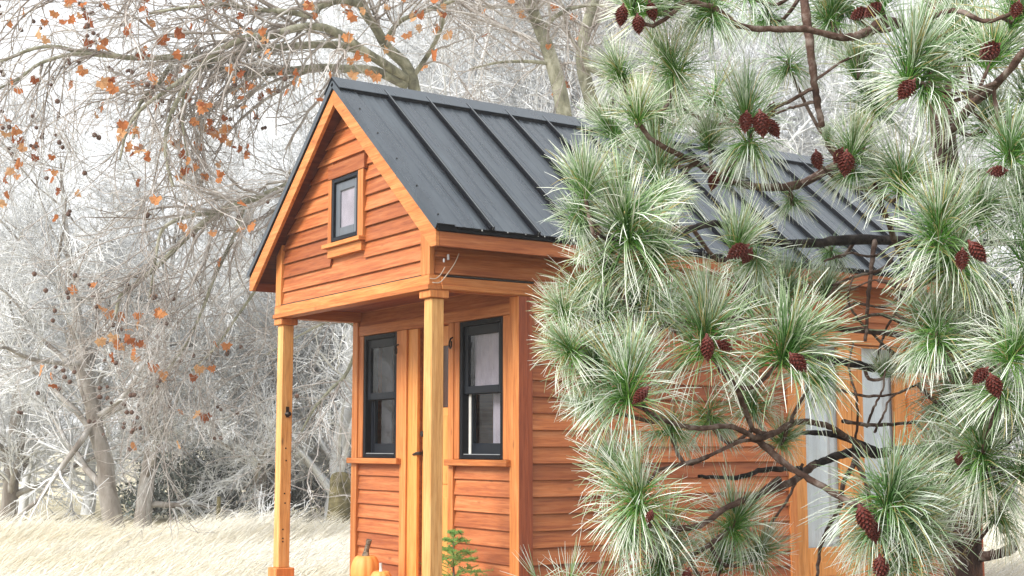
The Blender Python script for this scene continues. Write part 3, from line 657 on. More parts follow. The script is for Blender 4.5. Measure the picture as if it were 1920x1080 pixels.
# ------------------------------------------------------------------ dry frosted grass
def build_grass():
    rng = np.random.default_rng(3)
    def pts(n, x0, x1, d0, d1):
        d = np.sqrt(rng.uniform(d0**2, d1**2, n)); x = rng.uniform(x0, x1, n)
        h = FW[:2]/np.linalg.norm(FW[:2]); r = RT[:2]
        return CAM[:2]+d[:, None]*(h+r*((x-960)/FPX)[:, None])
    P = np.concatenate([pts(62000, -160, 720, 9.5, 21.5), pts(9000, 1780, 2060, 9.5, 24), pts(14000, -1500, 3400, 6, 21.5), pts(6000, 600, 1900, 13, 21)])
    ntall = 9000; P = np.concatenate([pts(ntall, -160, 720, 12, 21.5), P]); tall = np.arange(len(P)) < ntall
    ok = ~((P[:, 0] > -0.25) & (P[:, 0] < 5.4) & (P[:, 1] > -0.3) & (P[:, 1] < 2.6)) & (((P[:, 0]-.6)/6.4)**2+((P[:, 1]+1.8)/5.4)**2 > 1); P = P[ok]; tall = tall[ok]; n = len(P)
    patch = 0.5+0.5*np.sin(P[:, 0]*.9+1.3*np.sin(P[:, 1]*.6))*np.cos(P[:, 1]*.75+.8*np.sin(P[:, 0]*.5))
    H = rng.uniform(.18, .38, n)*(0.75+.45*patch)*np.where(tall, rng.uniform(1.15, 1.6, n), 1)
    far = np.hypot(P[:, 0]-CAM[0], P[:, 1]-CAM[1]); edge = 0.5+0.5*np.sin(P[:, 0]*1.9+.7*P[:, 1])*np.cos(P[:, 1]*.8-P[:, 0]*.6); H = H*np.where(far > 17.5, .72+.75*edge, 1)
    lean = RT*1.0+FW*[1, 1, 0]*0.1
    K = 4; Q = np.empty((n, K, 3)); Q[:, 0] = np.c_[P, np.full(n, -0.03)]
    d = unit(np.array([0, 0, 1.0])+0.45*lean+0.22*rng.normal(size=(n, 3)))
    for k in range(1, K):
        Q[:, k] = Q[:, k-1]+d*(H/(K-1)*1.25)[:, None]; d = unit(d+0.42*lean*rng.uniform(.6, 1.3, (n, 1))+[0, 0, -0.10])
    R = (rng.uniform(.0026, .0060, n)[:, None])*np.array([1.0, .95, .8, .25])
    V, F = tubes(Q, R, 3)
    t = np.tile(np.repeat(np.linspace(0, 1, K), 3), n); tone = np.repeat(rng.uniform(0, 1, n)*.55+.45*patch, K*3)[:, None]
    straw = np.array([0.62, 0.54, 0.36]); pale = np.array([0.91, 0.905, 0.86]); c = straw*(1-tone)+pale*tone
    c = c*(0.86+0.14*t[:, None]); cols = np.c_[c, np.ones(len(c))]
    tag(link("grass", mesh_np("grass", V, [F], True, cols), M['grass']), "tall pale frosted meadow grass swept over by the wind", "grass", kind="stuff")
build_grass()

# ------------------------------------------------------------------ the big plane tree behind the house
def build_plane_tree():
    rng = np.random.default_rng(21)
    tree = tag(empty("plane_tree", (*at(800, 900, 19)[:2], 0)), "big bare plane tree arching over the house, hung with rusty leaves and seed balls", "tree")
    px = lambda r, d: r*d/FPX
    def limb(pts, r0, r1, K=24):
        P = [at(*p) for p in pts]; d = pts[0][2]; R = np.linspace(px(r0, d), px(r1, d), len(P)); return resample(P, R, K)
    g = at(800, 900, 19); h = at(1075, 900, 21); j = at(1130, 900, 22)
    def root(b, rest, r0, r1, K=24):
        P = [np.array([b[0], b[1], -0.15])]+[at(*p) for p in rest]; d = rest[0][2]; R = np.linspace(px(r0, d), px(r1, d), len(P)); return resample(P, R, K)
    trunks = [root(g, [(797, 600, 19), (785, 300, 19), (773, 146, 19), (727, 90, 18.8), (703, 50, 18.6), (676, 8, 18.4), (655, -110, 18)], 15, 6),
              root(h, [(1072, 420, 21), (1058, 220, 21), (1036, 120, 21), (1013, 55, 21), (998, 15, 20.8), (980, -90, 20.5)], 17, 10),
              root(j, [(1128, 420, 22), (1112, 215, 22), (1092, 120, 22), (1100, 50, 22), (1128, -40, 22)], 17, 9)]
    L = [limb([(765, 150, 19), (719, 119, 18.6), (681, 95, 18.2), (640, 66, 17.8), (598, 50, 17.6), (550, 54, 17.4), (505, 68, 17.2), (472, 69, 17.1), (433, 82, 17), (394, 106, 17), (380, 125, 17), (355, 155, 16.9), (339, 178, 16.8), (322, 211, 16.7), (311, 255, 16.6), (312, 300, 16.5), (325, 350, 16.5)], 9, 2.5, 48),
         limb([(681, 95, 18.2), (620, 83, 18), (560, 86, 17.9), (510, 90, 17.8), (490, 89, 17.8), (440, 100, 17.6), (400, 114, 17.5), (362, 106, 17.4), (290, 108, 17.2), (240, 108, 17), (190, 99, 16.9), (140, 95, 16.8), (105, 87, 16.7), (60, 92, 16.6), (0, 115, 16.5), (-80, 130, 16.4)], 8, 2.2, 44),
         limb([(760, 160, 19), (703, 133, 18.6), (640, 129, 18.3), (600, 127, 18.2), (540, 133, 18), (500, 136, 18), (450, 138, 17.8), (410, 130, 17.7), (380, 122, 17.6), (340, 112, 17.5), (318, 125, 17.4), (295, 160, 17.3), (262, 195, 17.2), (250, 260, 17)], 9, 2.5, 40),
         limb([(790, 330, 19), (700, 300, 18.6), (600, 320, 18.2), (560, 338, 18), (530, 352, 17.9), (490, 368, 17.8), (440, 386, 17.6), (395, 408, 17.5), (355, 440, 17.4), (320, 475, 17.3), (285, 508, 17.2), (250, 535, 17.1), (225, 556, 17), (216, 600, 17)], 9, 2.5, 40),
         limb([(440, 386, 17.6), (400, 398, 17.3), (360, 404, 17.1), (320, 418, 16.9), (300, 440, 16.8), (290, 500, 16.7), (280, 560, 16.6)], 5, 1.8),
         limb([(230, 108, 17), (150, 101, 16.8), (110, 107, 16.7), (70, 122, 16.6), (35, 148, 16.5), (0, 165, 16.4), (-50, 190, 16.3)], 4, 2),
         limb([(370, 130, 17.2), (340, 150, 16.9), (300, 178, 16.7), (270, 200, 16.6), (240, 240, 16.5), (225, 300, 16.4)], 5, 2),
         limb([(345, 175, 16.9), (341, 215, 16.8), (346, 260, 16.7), (352, 300, 16.7), (345, 345, 16.7)], 2.6, 1.6),
         limb([(540, 420, 18), (520, 470, 17.8), (488, 530, 17.6), (440, 600, 17.4), (405, 650, 17.3), (360, 695, 17.2)], 3.5, 1.6),
         limb([(460, 380, 17.7), (440, 440, 17.6), (402, 520, 17.4), (380, 580, 17.3), (352, 640, 17.2), (310, 700, 17.1), (285, 740, 17)], 4, 1.5),
         limb([(700, 560, 18.5), (655, 690, 18), (620, 730, 17.8), (590, 765, 17.7), (565, 810, 17.6)], 4, 1.8),
         limb([(705, 640, 18.5), (645, 600, 18), (610, 605, 17.9), (560, 630, 17.8), (500, 665, 17.7)], 3, 1.4),
         limb([(676, 8, 18.4), (640, 0, 18), (600, 12, 17.8), (585, 30, 17.6), (540, 22, 17.4), (480, 18, 17.2), (420, 8, 17), (350, 14, 16.8), (280, 25, 16.6)], 8, 2),
         limb([(720, 80, 18.8), (750, 40, 18.6), (800, 20, 18.4), (850, 0, 18.2), (900, -40, 18)], 5, 3), limb([(773, 146, 19), (810, 90, 18.8), (830, 40, 18.6), (835, -20, 18.4)], 5, 3),
         limb([(1036, 120, 21), (985, 115, 20.8), (930, 118, 20.6), (880, 130, 20.4)], 4, 1.6), limb([(1013, 55, 21), (1060, 20, 20.8), (1120, 10, 20.5), (1190, 30, 20.3)], 5, 2),
         limb([(1092, 120, 22), (1150, 150, 21.6), (1210, 150, 21.4), (1290, 180, 21.2)], 6, 2), limb([(1105, 190, 22), (1130, 205, 21.8), (1150, 190, 21.6)], 9, 6),
         limb([(676, 8, 18.4), (620, -60, 18), (520, -80, 17.6), (400, -70, 17.2), (250, -60, 16.8), (120, -40, 16.5), (20, -30, 16.2)], 10, 3)]
    def part(name, curves, n, m, parent=tree):
        vs = [tubes(P[None], R[None], n) for P, R in curves]; V, Q = merge(vs); o = link(name, mesh_np(name, V, Q, True), m); o.parent = parent
        o.matrix_parent_inverse = Matrix.Translation(parent.location).inverted(); return o
    for c in trunks: part("trunk", [c], 12, M['plane_bark'])
    for c in L: part("limb", [c], 9, M['plane_bark'])
    P0 = np.stack([resample(P, R, 16)[0] for P, R in L]); R0 = np.stack([resample(P, R, 16)[1] for P, R in L])
    dn = (0, 0, -0.18)
    P1, R1 = spawn(rng, P0, R0, 300, 0.15, 1.0, 0.95, (0.7, 2.0), dn, 0.20, 8, 0.5, 0.4); R1 = np.clip(R1, .006, .020)
    up_t = np.stack([resample(P, R, 16)[0] for P, R in trunks]); up_r = np.stack([resample(P, R, 16)[1] for P, R in trunks])
    P1b, R1b = spawn(rng, up_t, up_r, 70, 0.5, 1.0, 1.1, (1.0, 2.6), (0, 0, 0.1), 0.16, 8, 0.3, 0.4); R1b = np.clip(R1b, .007, .022)
    P1 = np.concatenate([P1, P1b]); R1 = np.concatenate([R1, R1b])
    P2, R2 = spawn(rng, P1, R1, 2200, 0.15, 1.0, 0.9, (0.35, 1.0), (0, 0, -0.10), 0.22, 6, 0.6, 0.5); R2 = np.clip(R2, .004, .008)
    P3, R3 = spawn(rng, P2, R2, 8500, 0.15, 1.0, 0.9, (0.15, 0.5), (0, 0, 0.02), 0.22, 4, 0.7, 0.5); R3 = np.clip(R3, .0021, .0036)
    for i in range(len(P1)): pass
    V, Q = merge([tubes(P1, R1, 5), tubes(P2, R2, 4), tubes(P3, R3, 3)])
    o = link("twigs", mesh_np("twigs", V, Q, True), M['plane_twig']); o.parent = tree; o.matrix_parent_inverse = Matrix.Translation(tree.location).inverted(); o["kind"] = "stuff"
    # leaves: lobed, crumpled, a few shared meshes
    leafs = []
    for k in range(6):
        lob = [(0, .12), (18, .50), (34, .30), (50, .52), (72, .95), (92, .55), (112, .62)]
        half = [(40, .72), (62, .64), (88, .95), (118, .72), (148, .95), (166, .74)]
        ang = [0]+[a for a, _ in half]+[180]+[360-a for a, _ in reversed(half)]; rad = [.16]+[r for _, r in half]+[1.05]+[r for _, r in reversed(half)]
        V = [(0, 0, 0)]
        for a, r in zip(ang, rad):
            a_ = math.radians(a); r_ = r*rng.uniform(.85, 1.12); x, y = r_*math.sin(a_), r_*math.cos(a_)
            V.append((x, y, 0.45*(abs(x)**1.5)*rng.uniform(.3, 1.2)*(1 if k % 2 else -1)+rng.normal(0, .09)))
        n = len(V)-1; b0 = len(V)
        F = [(0, 1+i, 1+(i+1) % n) for i in range(n)]
        V += [(-0.02, 0.15, 0), (0.02, 0.15, 0), (0.02, 0.75, 0.06), (-0.02, 0.75, 0.06)]; F.append((b0, b0+1, b0+2, b0+3))
        me = bpy.data.meshes.new("leaf"); me.from_pydata(V, [], F); me.materials.append(M['leaf']); leafs.append(me)
    tips = np.concatenate([P3[:, -1], P2[:, -1]]); x, y, z = pix(tips)
    roofy = np.interp(x, [461, 627, 1140, 1700], [515, 143, 228, 330])
    vis = (x > -10) & (x < 1140) & (y > -10) & (y < 850) & ~((x > 461) & (y > roofy-5) & ~((x > 545) & (x < 655) & (y > 610)))
    wgt = np.where(vis, 1.0, 0)*np.where(z < 17.3, 1.7, .7)*np.where(y < 330, 2.4, 1)*np.where(y > 620, .7, 1)*np.where((x < 520) & (y > 600) & (y < 800) & (x > 230), 1.1, 1)*np.where(x > 860, .35, 1)*np.where((x > 600) & (x < 860) & (y < 150), 2.0, 1)*np.where(x < 160, .8, 1)
    ids = rng.choice(len(tips), 172, replace=False, p=wgt/wgt.sum()); cnt = 0
    spots = []
    for i in ids:
        for q in range(rng.choice([1, 2, 3], p=[.45, .33, .22])): spots.append(tips[i]+rng.normal(0, .10, 3)*(q > 0)+[0, 0, -.04])
    for s_ in spots[:298]:
        o = bpy.data.objects.new("leaf", leafs[rng.integers(6)]); COL.objects.link(o); o.parent = tree; o.location = Vector(s_)-tree.location
        f = math.pi+rng.normal(0, .75); o.rotation_euler = (math.pi/2+rng.normal(0, .6), f+math.pi, YAW+math.pi/2+rng.normal(0, .9)); k = rng.uniform(.060, .100); o.scale = (k, k, k)
    # seed balls
    wb = np.where(vis & (x < 560), 1.0, 0)*np.where(x < 260, 2.5, 1); ids = rng.choice(len(tips), 120, replace=False, p=wb/wb.sum())
    ph = np.array([(0, 0, 1)]); sb, b = [], 0; Vs, Fs = [], []
    lat = 7; lon = 9
    for i in ids:
        for q in range(rng.integers(1, 3)):
            c = tips[i]+rng.normal(0, .05, 3)*(q > 0)+[0, 0, -.07]; r = rng.uniform(.021, .033)
            th = np.linspace(0, math.pi, lat); ph_ = np.arange(lon)*2*math.pi/lon
            S_ = np.stack([np.outer(np.sin(th), np.cos(ph_)), np.outer(np.sin(th), np.sin(ph_)), np.outer(np.cos(th), np.ones(lon))], -1).reshape(-1, 3)
            Vs.append(c+S_*r*rng.uniform(.93, 1.07, (len(S_), 1))); id_ = np.arange(lat*lon).reshape(lat, lon); nx = np.roll(id_, -1, 1)
            Fs.append(np.stack([id_[:-1], nx[:-1], nx[1:], id_[1:]], -1).reshape(-1, 4)+b); b += lat*lon
            st = np.array([[tips[i], (tips[i]+c)/2+rng.normal(0, .01, 3), c]]); v, q_ = tubes(st, np.full((1, 3), .0018), 3); Vs.append(v); Fs.append(q_+b); b += len(v)
    o = link("seed_balls", mesh_np("seed_balls", np.concatenate(Vs), Fs, True), M['seed']); o.parent = tree; o.matrix_parent_inverse = Matrix.Translation(tree.location).inverted(); o["kind"] = "stuff"
build_plane_tree()

# ------------------------------------------------------------------ frosted trees behind the meadow
def frosted(rng, h, lean, spreadw, n1, n2, n3, n4, droop=0.0):
    """trunk curves, branch curves, rime curves of one bare tree standing at the origin"""
    T = [np.array([0, 0, -.2]), np.array([lean[0]*.15, lean[1]*.15, h*.12]), np.array([lean[0]*.45, lean[1]*.45, h*.35]), np.array([lean[0]*.8, lean[1]*.8, h*.65]), np.array([lean[0], lean[1], h*.92])]
    r0 = .022*h; P, R = resample(T, [r0*1.35, r0, r0*.8, r0*.45, r0*.12], 14); P = P+np.r_[np.zeros((2, 3)), rng.normal(0, .03*h/8, (12, 3))]
    P1, R1 = spawn(rng, P[None], R[None], n1, .16, 1, 1.25, (h*.22*spreadw, h*.48*spreadw), (0, 0, .16-droop), .13, 9, .45, .3); R1 = np.clip(R1, .012, .09)
    P2, R2 = spawn(rng, P1, R1, n2, .15, 1, .9, (h*.08, h*.22), (0, 0, .06-droop), .17, 6, .5, .4); R2 = np.clip(R2, .008, .03)
    P3, R3 = spawn(rng, P2, R2, n3, .1, 1, .9, (.25, .75), (0, 0, .02-droop*.8), .2, 4, .7, .5); R3 = np.clip(R3, .005, .009)
    P4, R4 = spawn(rng, P3, R3, n4, .05, 1, .9, (.08, .30), (0, 0, -.03-droop*.5), .2, 3, .8, .5); R4 = np.clip(R4, .0034, .0060)
    return (P[None], R[None]), (P1, R1), (P2, R2), (P3, R3), (P4, R4)
def place_tree(name, seed, px_, d, h, lean, sw, counts, label, cat, droop=0.05, group=None):
    rng = np.random.default_rng(seed); b = at(px_, 900, d); e = tag(empty(name, (b[0], b[1], 0)), label, cat, group)
    c = frosted(rng, h, (RT[:2]*lean[0]+FW[:2]*lean[1]), sw, *counts, droop=droop)
    V, Q = tubes(*c[0], 10); o = link("trunk", mesh_np("trunk", V, [Q], True), M['frost_bark']); o.parent = e
    V, Q = merge([tubes(*c[1], 6)]); o = link("branches", mesh_np("branches", V, Q, True), M['frost_bark']); o.parent = e
    V, Q = merge([tubes(*c[2], 4), tubes(*c[3], 3), tubes(*c[4], 3)]); o = link("crown", mesh_np("crown", V, Q, True), M['rime']); o.parent = e
    return e
place_tree("frosted_tree", 31, 222, 23.5, 7.2, (-1.3, 0.2), 1.0, (26, 300, 3200, 11000), "frosted bare tree with leaning trunk rising from the edge of the grass", "tree", 0.10)
place_tree("frosted_tree", 43, 268, 25.0, 6.6, (0.4, 0.3), 1.05, (26, 300, 3000, 10000), "thick-stemmed frosted tree close behind the leaning trunk", "tree", 0.14)
place_tree("frosted_tree", 33, 18, 27.0, 6.8, (0.1, 0.1), .8, (30, 300, 2600, 8000), "tall slender frosted tree at the far left edge of the photo", "tree", 0.0)
place_tree("frosted_tree", 34, 480, 26.5, 5.6, (0.5, 0.1), 1.2, (28, 300, 3000, 10000), "low spreading frosted tree behind the far porch post", "tree", 0.10)

def build_wood():
    rng = np.random.default_rng(77); protos = []
    for k in range(6):
        h = [9.5, 8.2, 11, 7.5, 10, 8.8][k]
        protos.append((h, frosted(rng, h, rng.normal(0, .5, 2), [.9, 1.1, .7, 1.1, .85, 1.0][k], 26, 230, 1700, 4600, droop=[0.0, .06, -.08, .1, -.04, .03][k])))
    parts_b, parts_t = [], []
    spots = [(x+rng.uniform(-35, 35), d+rng.uniform(-1.2, 1.2)) for d, xs in ((29, range(-100, 720, 130)), (35, range(-150, 760, 110)), (30, range(-6200, -200, 420)), (26.5, range(600, 1200, 120)), (31, range(560, 1250, 110)), (28, range(1200, 2050, 210)), (34, range(1150, 2100, 180))) for x in xs]
    for x, d in spots:
        h, c = protos[rng.integers(6)]; a = rng.uniform(0, 6.28); s = rng.uniform(.8, 1.12)*(0.62 if x < 545 else (0.85 if x < 640 else 1.15)); b = at(x, 900, d); Rm = np.array([[math.cos(a), -math.sin(a), 0], [math.sin(a), math.cos(a), 0], [0, 0, 1]])
        tr = lambda P: (P*s) @ Rm.T+np.array([b[0], b[1], 0])
        for i, n in ((0, 7), (1, 4)): parts_b.append(tubes(tr(c[i][0]), c[i][1]*s, n))
        m = 1.15
        for i in (2, 3, 4): parts_t.append(tubes(tr(c[i][0]), c[i][1]*s*m, 3))
    V, Q = merge(parts_b+parts_t); me = mesh_np("frosted_wood", V, Q, True)
    tag(link("frosted_wood", me, M['rime']), "pale hoar frosted wood standing in the mist behind the meadow", "wood", kind="stuff")
build_wood()

def build_background_bits():
    rng = np.random.default_rng(8)
    def shrub(px_, d, w, h, label, n):
        b = at(px_, 900, d); c = np.array([b[0], b[1], 0]); e = tag(empty("evergreen_shrub", c), label, "shrub")
        u = unit(rng.normal(size=(n, 3))); u[:, 2] = np.abs(u[:, 2]); rr = rng.uniform(.45, 1, n)**.6; lump = 1+.22*np.sin(u[:, 0]*6+u[:, 2]*5)+.15*np.sin(u[:, 1]*9+2)
        P = u*(rr*lump)[:, None]*np.array([w/2, w/2*.8, h])+[0, 0, .1]
        a = unit(rng.normal(size=(n, 3))); bb = unit(np.cross(a, rng.normal(size=(n, 3)))); s = rng.uniform(.03, .075, n)[:, None]
        V = np.stack([P-a*s, P+bb*s*.45, P+a*s, P-bb*s*.45], 1).reshape(-1, 3); Q = np.arange(4*n).reshape(n, 4)
        fr = rng.uniform(0, 1, n)**2; g = np.array([.055, .075, .058])*(1-fr)[:, None]+np.array([.36, .39, .38])*fr[:, None]; cols = np.c_[np.repeat(g, 4, 0), np.ones(4*n)]
        o = link("foliage", mesh_np("foliage", V, [Q], False, cols), M['evergreen']); o.parent = e
        P1, R1 = spawn(rng, np.array([[[0, 0, -.1], [0, 0, .4], [0, 0, h*.7]]]), np.full((1, 3), .04), 22, .1, 1, 1.0, (.4, w*.45), (0, 0, .2), .15, 5, .5, .3)
        V, Q = tubes(P1, R1, 4); o = link("stems", mesh_np("stems", V, [Q], True), M['frost_bark']); o.parent = e
    shrub(330, 27.5, 2.2, 1.35, "dark evergreen shrub behind the grass right of the leaning frosted tree", 5200)
    shrub(440, 28.5, 2.6, 1.5, "broad dusky evergreen shrub behind the small fence post", 6000)
    shrub(560, 30, 2.4, 1.1, "low grey-green shrub seen between the porch posts", 4500)
    # frosted thorn bush in front
    b = at(500, 900, 22.5); e = tag(empty("frosted_bush", (b[0], b[1], 0)), "small frosted thorny bush beside the far porch post", "bush")
    P1, R1 = spawn(rng, np.array([[[0, 0, -.1], [0, 0, .1], [0, 0, .3]]]), np.full((1, 3), .02), 14, 0, 1, 1.6, (.4, .9), (0, 0, .25), .22, 6, .6, .3)
    P2, R2 = spawn(rng, P1, R1, 150, .2, 1, .9, (.1, .3), (0, 0, .05), .2, 4, .7, .4); R2 = np.clip(R2, .005, .009)
    V, Q = merge([tubes(P1, R1, 4), tubes(P2, R2, 3)]); o = link("branches", mesh_np("branches", V, Q, True), M['rime']); o.parent = e
    # fence post and old trunk
    b = at(410, 900, 23.5); p = MB().tube([(b[0], b[1], -.2), (b[0]+.01, b[1], .3), (b[0]+.015, b[1], .62)], [.042, .040, .036], 8).build("fence_post", M['moss_wood'], None)
    tag(p, "short grey fence post standing at the back of the grass", "post")
    b = at(638, 900, 24); mb = MB(); prof = [(.30, -.2), (.25, .1), (.20, .4), (.18, .7), (.17, .86), (.14, .93), (.06, .96)]
    mb.lathe(prof, (b[0], b[1], 0), 18); mb.v = [(x+.03*math.sin(9*math.atan2(y-b[1], x-b[0])), y+.03*math.cos(7*math.atan2(y-b[1], x-b[0])), z+.08*math.sin(3*x)*(z > .8)) for x, y, z in mb.v]
    tag(mb.build("tree_stump", M['moss_wood'], None, smooth=True), "mossy old tree stump seen just beside the house front corner", "stump")
build_background_bits()

# ------------------------------------------------------------------ the long-needled pine in front
def build_pine():
    rng = np.random.default_rng(64)
    b = at(1797, 900, 5.7); root = tag(empty("pine_tree", (b[0], b[1], 0)), "frosted long-needled pine with red-brown cones standing in front of the house", "tree")
    inv = Matrix.Translation(root.location).inverted()
    def child(o): o.parent = root; o.matrix_parent_inverse = inv; return o
    tp, tr = resample([(b[0], b[1], -.15), (b[0], b[1], .6), (b[0]+.02, b[1], 1.4), (b[0]+.02, b[1]-.02, 2.2), (b[0]-.02, b[1], 3.0), (b[0], b[1]+.02, 4.2), (b[0], b[1], 5.4)], [.105, .086, .074, .062, .052, .035, .012], 40)
    V, Q = tubes(tp[None], tr[None], 14); child(link("trunk", mesh_np("trunk", V, [Q], True), M['pine_bark']))
    px = lambda r, d: r*d/FPX
    B = []   # boughs: pixel polylines with depth, radii in photo pixels, bark
    def bough(pts, r0, r1, m='pine_branch', K=None):
        P = [at(*p) for p in pts]; R = [px(r0+(r1-r0)*i/(len(P)-1), p[2]) for i, p in enumerate(pts)]
        P, R = resample(P, R, K or 6*len(pts)); P[1:-1] += rng.normal(0, .0012, (len(P)-2, 3)); R = R*(1+.07*rng.normal(size=len(R)).clip(-1.5, 1.5))
        B.append((P, R)); V, Q = tubes(P[None], R[None], 8); child(link("branch", mesh_np("branch", V, [Q], True), M[m]))
    bough([(1797, 462, 5.7), (1690, 452, 5.3), (1600, 450, 5.1), (1500, 457, 4.9), (1420, 450, 4.7), (1340, 420, 4.5), (1270, 440, 4.3), (1190, 455, 4.15), (1120, 440, 4.05)], 11, 4, 'pine_dark')
    bough([(1797, 330, 5.7), (1700, 330, 5.4), (1600, 300, 5.2), (1500, 345, 5.0), (1420, 350, 4.9), (1345, 330, 4.7), (1300, 302, 4.6), (1262, 285, 4.5), (1215, 255, 4.45), (1180, 200, 4.4)], 10, 4)
    bough([(1800, 140, 5.7), (1720, 60, 5.1), (1660, 40, 4.8), (1620, 62, 4.7), (1580, 70, 4.65), (1510, 55, 4.6), (1440, 55, 4.55), (1385, 48, 4.5), (1345, 18, 4.45), (1290, 0, 4.4)], 9, 5)
    bough([(1797, -220, 5.7), (1650, -190, 5.2), (1540, -120, 4.9), (1510, -20, 4.75), (1516, 60, 4.7), (1524, 130, 4.7), (1532, 190, 4.7), (1542, 238, 4.7)], 11, 6)
    bough([(1797, 360, 5.7), (1775, 280, 5.2), (1815, 205, 4.8), (1850, 175, 4.6), (1885, 140, 4.5), (1930, 88, 4.4), (2000, 40, 4.3)], 9, 6)
    bough([(1797, 838, 5.7), (1720, 842, 5.4), (1650, 850, 5.2), (1600, 848, 5.05), (1555, 860, 4.95), (1525, 872, 4.9)], 11, 7, 'pine_dark')
    bough([(1650, 850, 5.2), (1590, 822, 5.0), (1545, 812, 4.9), (1500, 812, 4.85)], 8, 4, 'pine_dark')
    bough([(1625, 845, 5.1), (1580, 815, 4.85), (1540, 795, 4.7), (1490, 792, 4.6), (1450, 812, 4.5), (1415, 808, 4.45), (1398, 770, 4.4), (1382, 730, 4.3), (1350, 690, 4.2)], 6, 5)
    bough([(1450, 812, 4.5), (1420, 822, 4.4), (1370, 800, 4.3), (1310, 803, 4.2), (1250, 790, 4.1), (1205, 765, 4.0)], 6, 4)
    bough([(1415, 818, 4.45), (1470, 868, 4.4), (1530, 905, 4.35), (1590, 940, 4.3), (1640, 958, 4.25)], 7, 6)
    bough([(1525, 872, 4.9), (1480, 905, 4.7), (1430, 925, 4.5), (1365, 950, 4.3), (1310, 985, 4.2), (1240, 990, 4.1), (1215, 965, 4.05)], 8, 4)
    bough([(1450, 840, 4.5), (1400, 825, 4.4), (1340, 850, 4.3), (1290, 868, 4.25), (1235, 880, 4.2)], 4, 3); bough([(1500, 880, 4.8), (1440, 880, 4.6), (1380, 895, 4.5), (1310, 893, 4.4)], 6, 3, 'pine_dark')
    bough([(1460, 900, 4.7), (1410, 940, 4.5), (1360, 1000, 4.4), (1300, 1040, 4.3), (1250, 1075, 4.2)], 7, 4)
    bough([(1797, 1010, 5.7), (1740, 1010, 5.2), (1690, 985, 4.8), (1660, 955, 4.5)], 8, 5)
    bough([(1797, 575, 5.7), (1840, 580, 5.4), (1890, 575, 5.2), (1960, 545, 5.0)], 11, 8, 'pine_dark'); bough([(1797, 330, 5.7), (1850, 322, 5.4), (1900, 325, 5.2), (1970, 318, 5.0)], 8, 5, 'pine_dark')
    bough([(1797, 470, 5.7), (1850, 455, 5.5), (1920, 455, 5.3), (1990, 450, 5.2)], 8, 6, 'pine_dark')
    bough([(1797, 1045, 5.7), (1845, 1043, 5.6), (1880, 1036, 5.5), (1905, 1024, 5.45)], 9, 9); bough([(1797, 690, 5.7), (1700, 690, 5.3), (1640, 690, 5.1), (1575, 676, 4.95), (1520, 670, 4.8), (1480, 650, 4.6)], 9, 7, 'pine_dark')
    bough([(1797, 600, 5.7), (1740, 560, 5.4), (1690, 480, 5.0), (1660, 400, 4.8), (1640, 345, 4.7)], 7, 4); bough([(1797, 860, 5.7), (1830, 850, 5.1), (1845, 850, 4.7)], 7, 5); bough([(1797, 720, 5.7), (1850, 700, 5.0), (1900, 670, 4.6), (1960, 620, 4.4)], 7, 5)
    bough([(1797, 640, 5.7), (1640, 622, 5.3), (1560, 615, 5.1), (1480, 610, 4.9), (1400, 600, 4.7), (1330, 640, 4.3)], 6, 4); bough([(1400, 600, 4.7), (1300, 600, 4.5), (1220, 620, 4.3), (1120, 640, 4.1), (1075, 660, 4.0)], 5, 3)
    bough([(1660, 40, 4.8), (1640, -20, 4.7), (1600, -60, 4.6)], 5, 3); bough([(1797, 60, 5.7), (1700, 60, 5.2), (1780, 20, 4.6), (1850, 40, 4.5), (1905, 20, 4.4)], 6, 4)
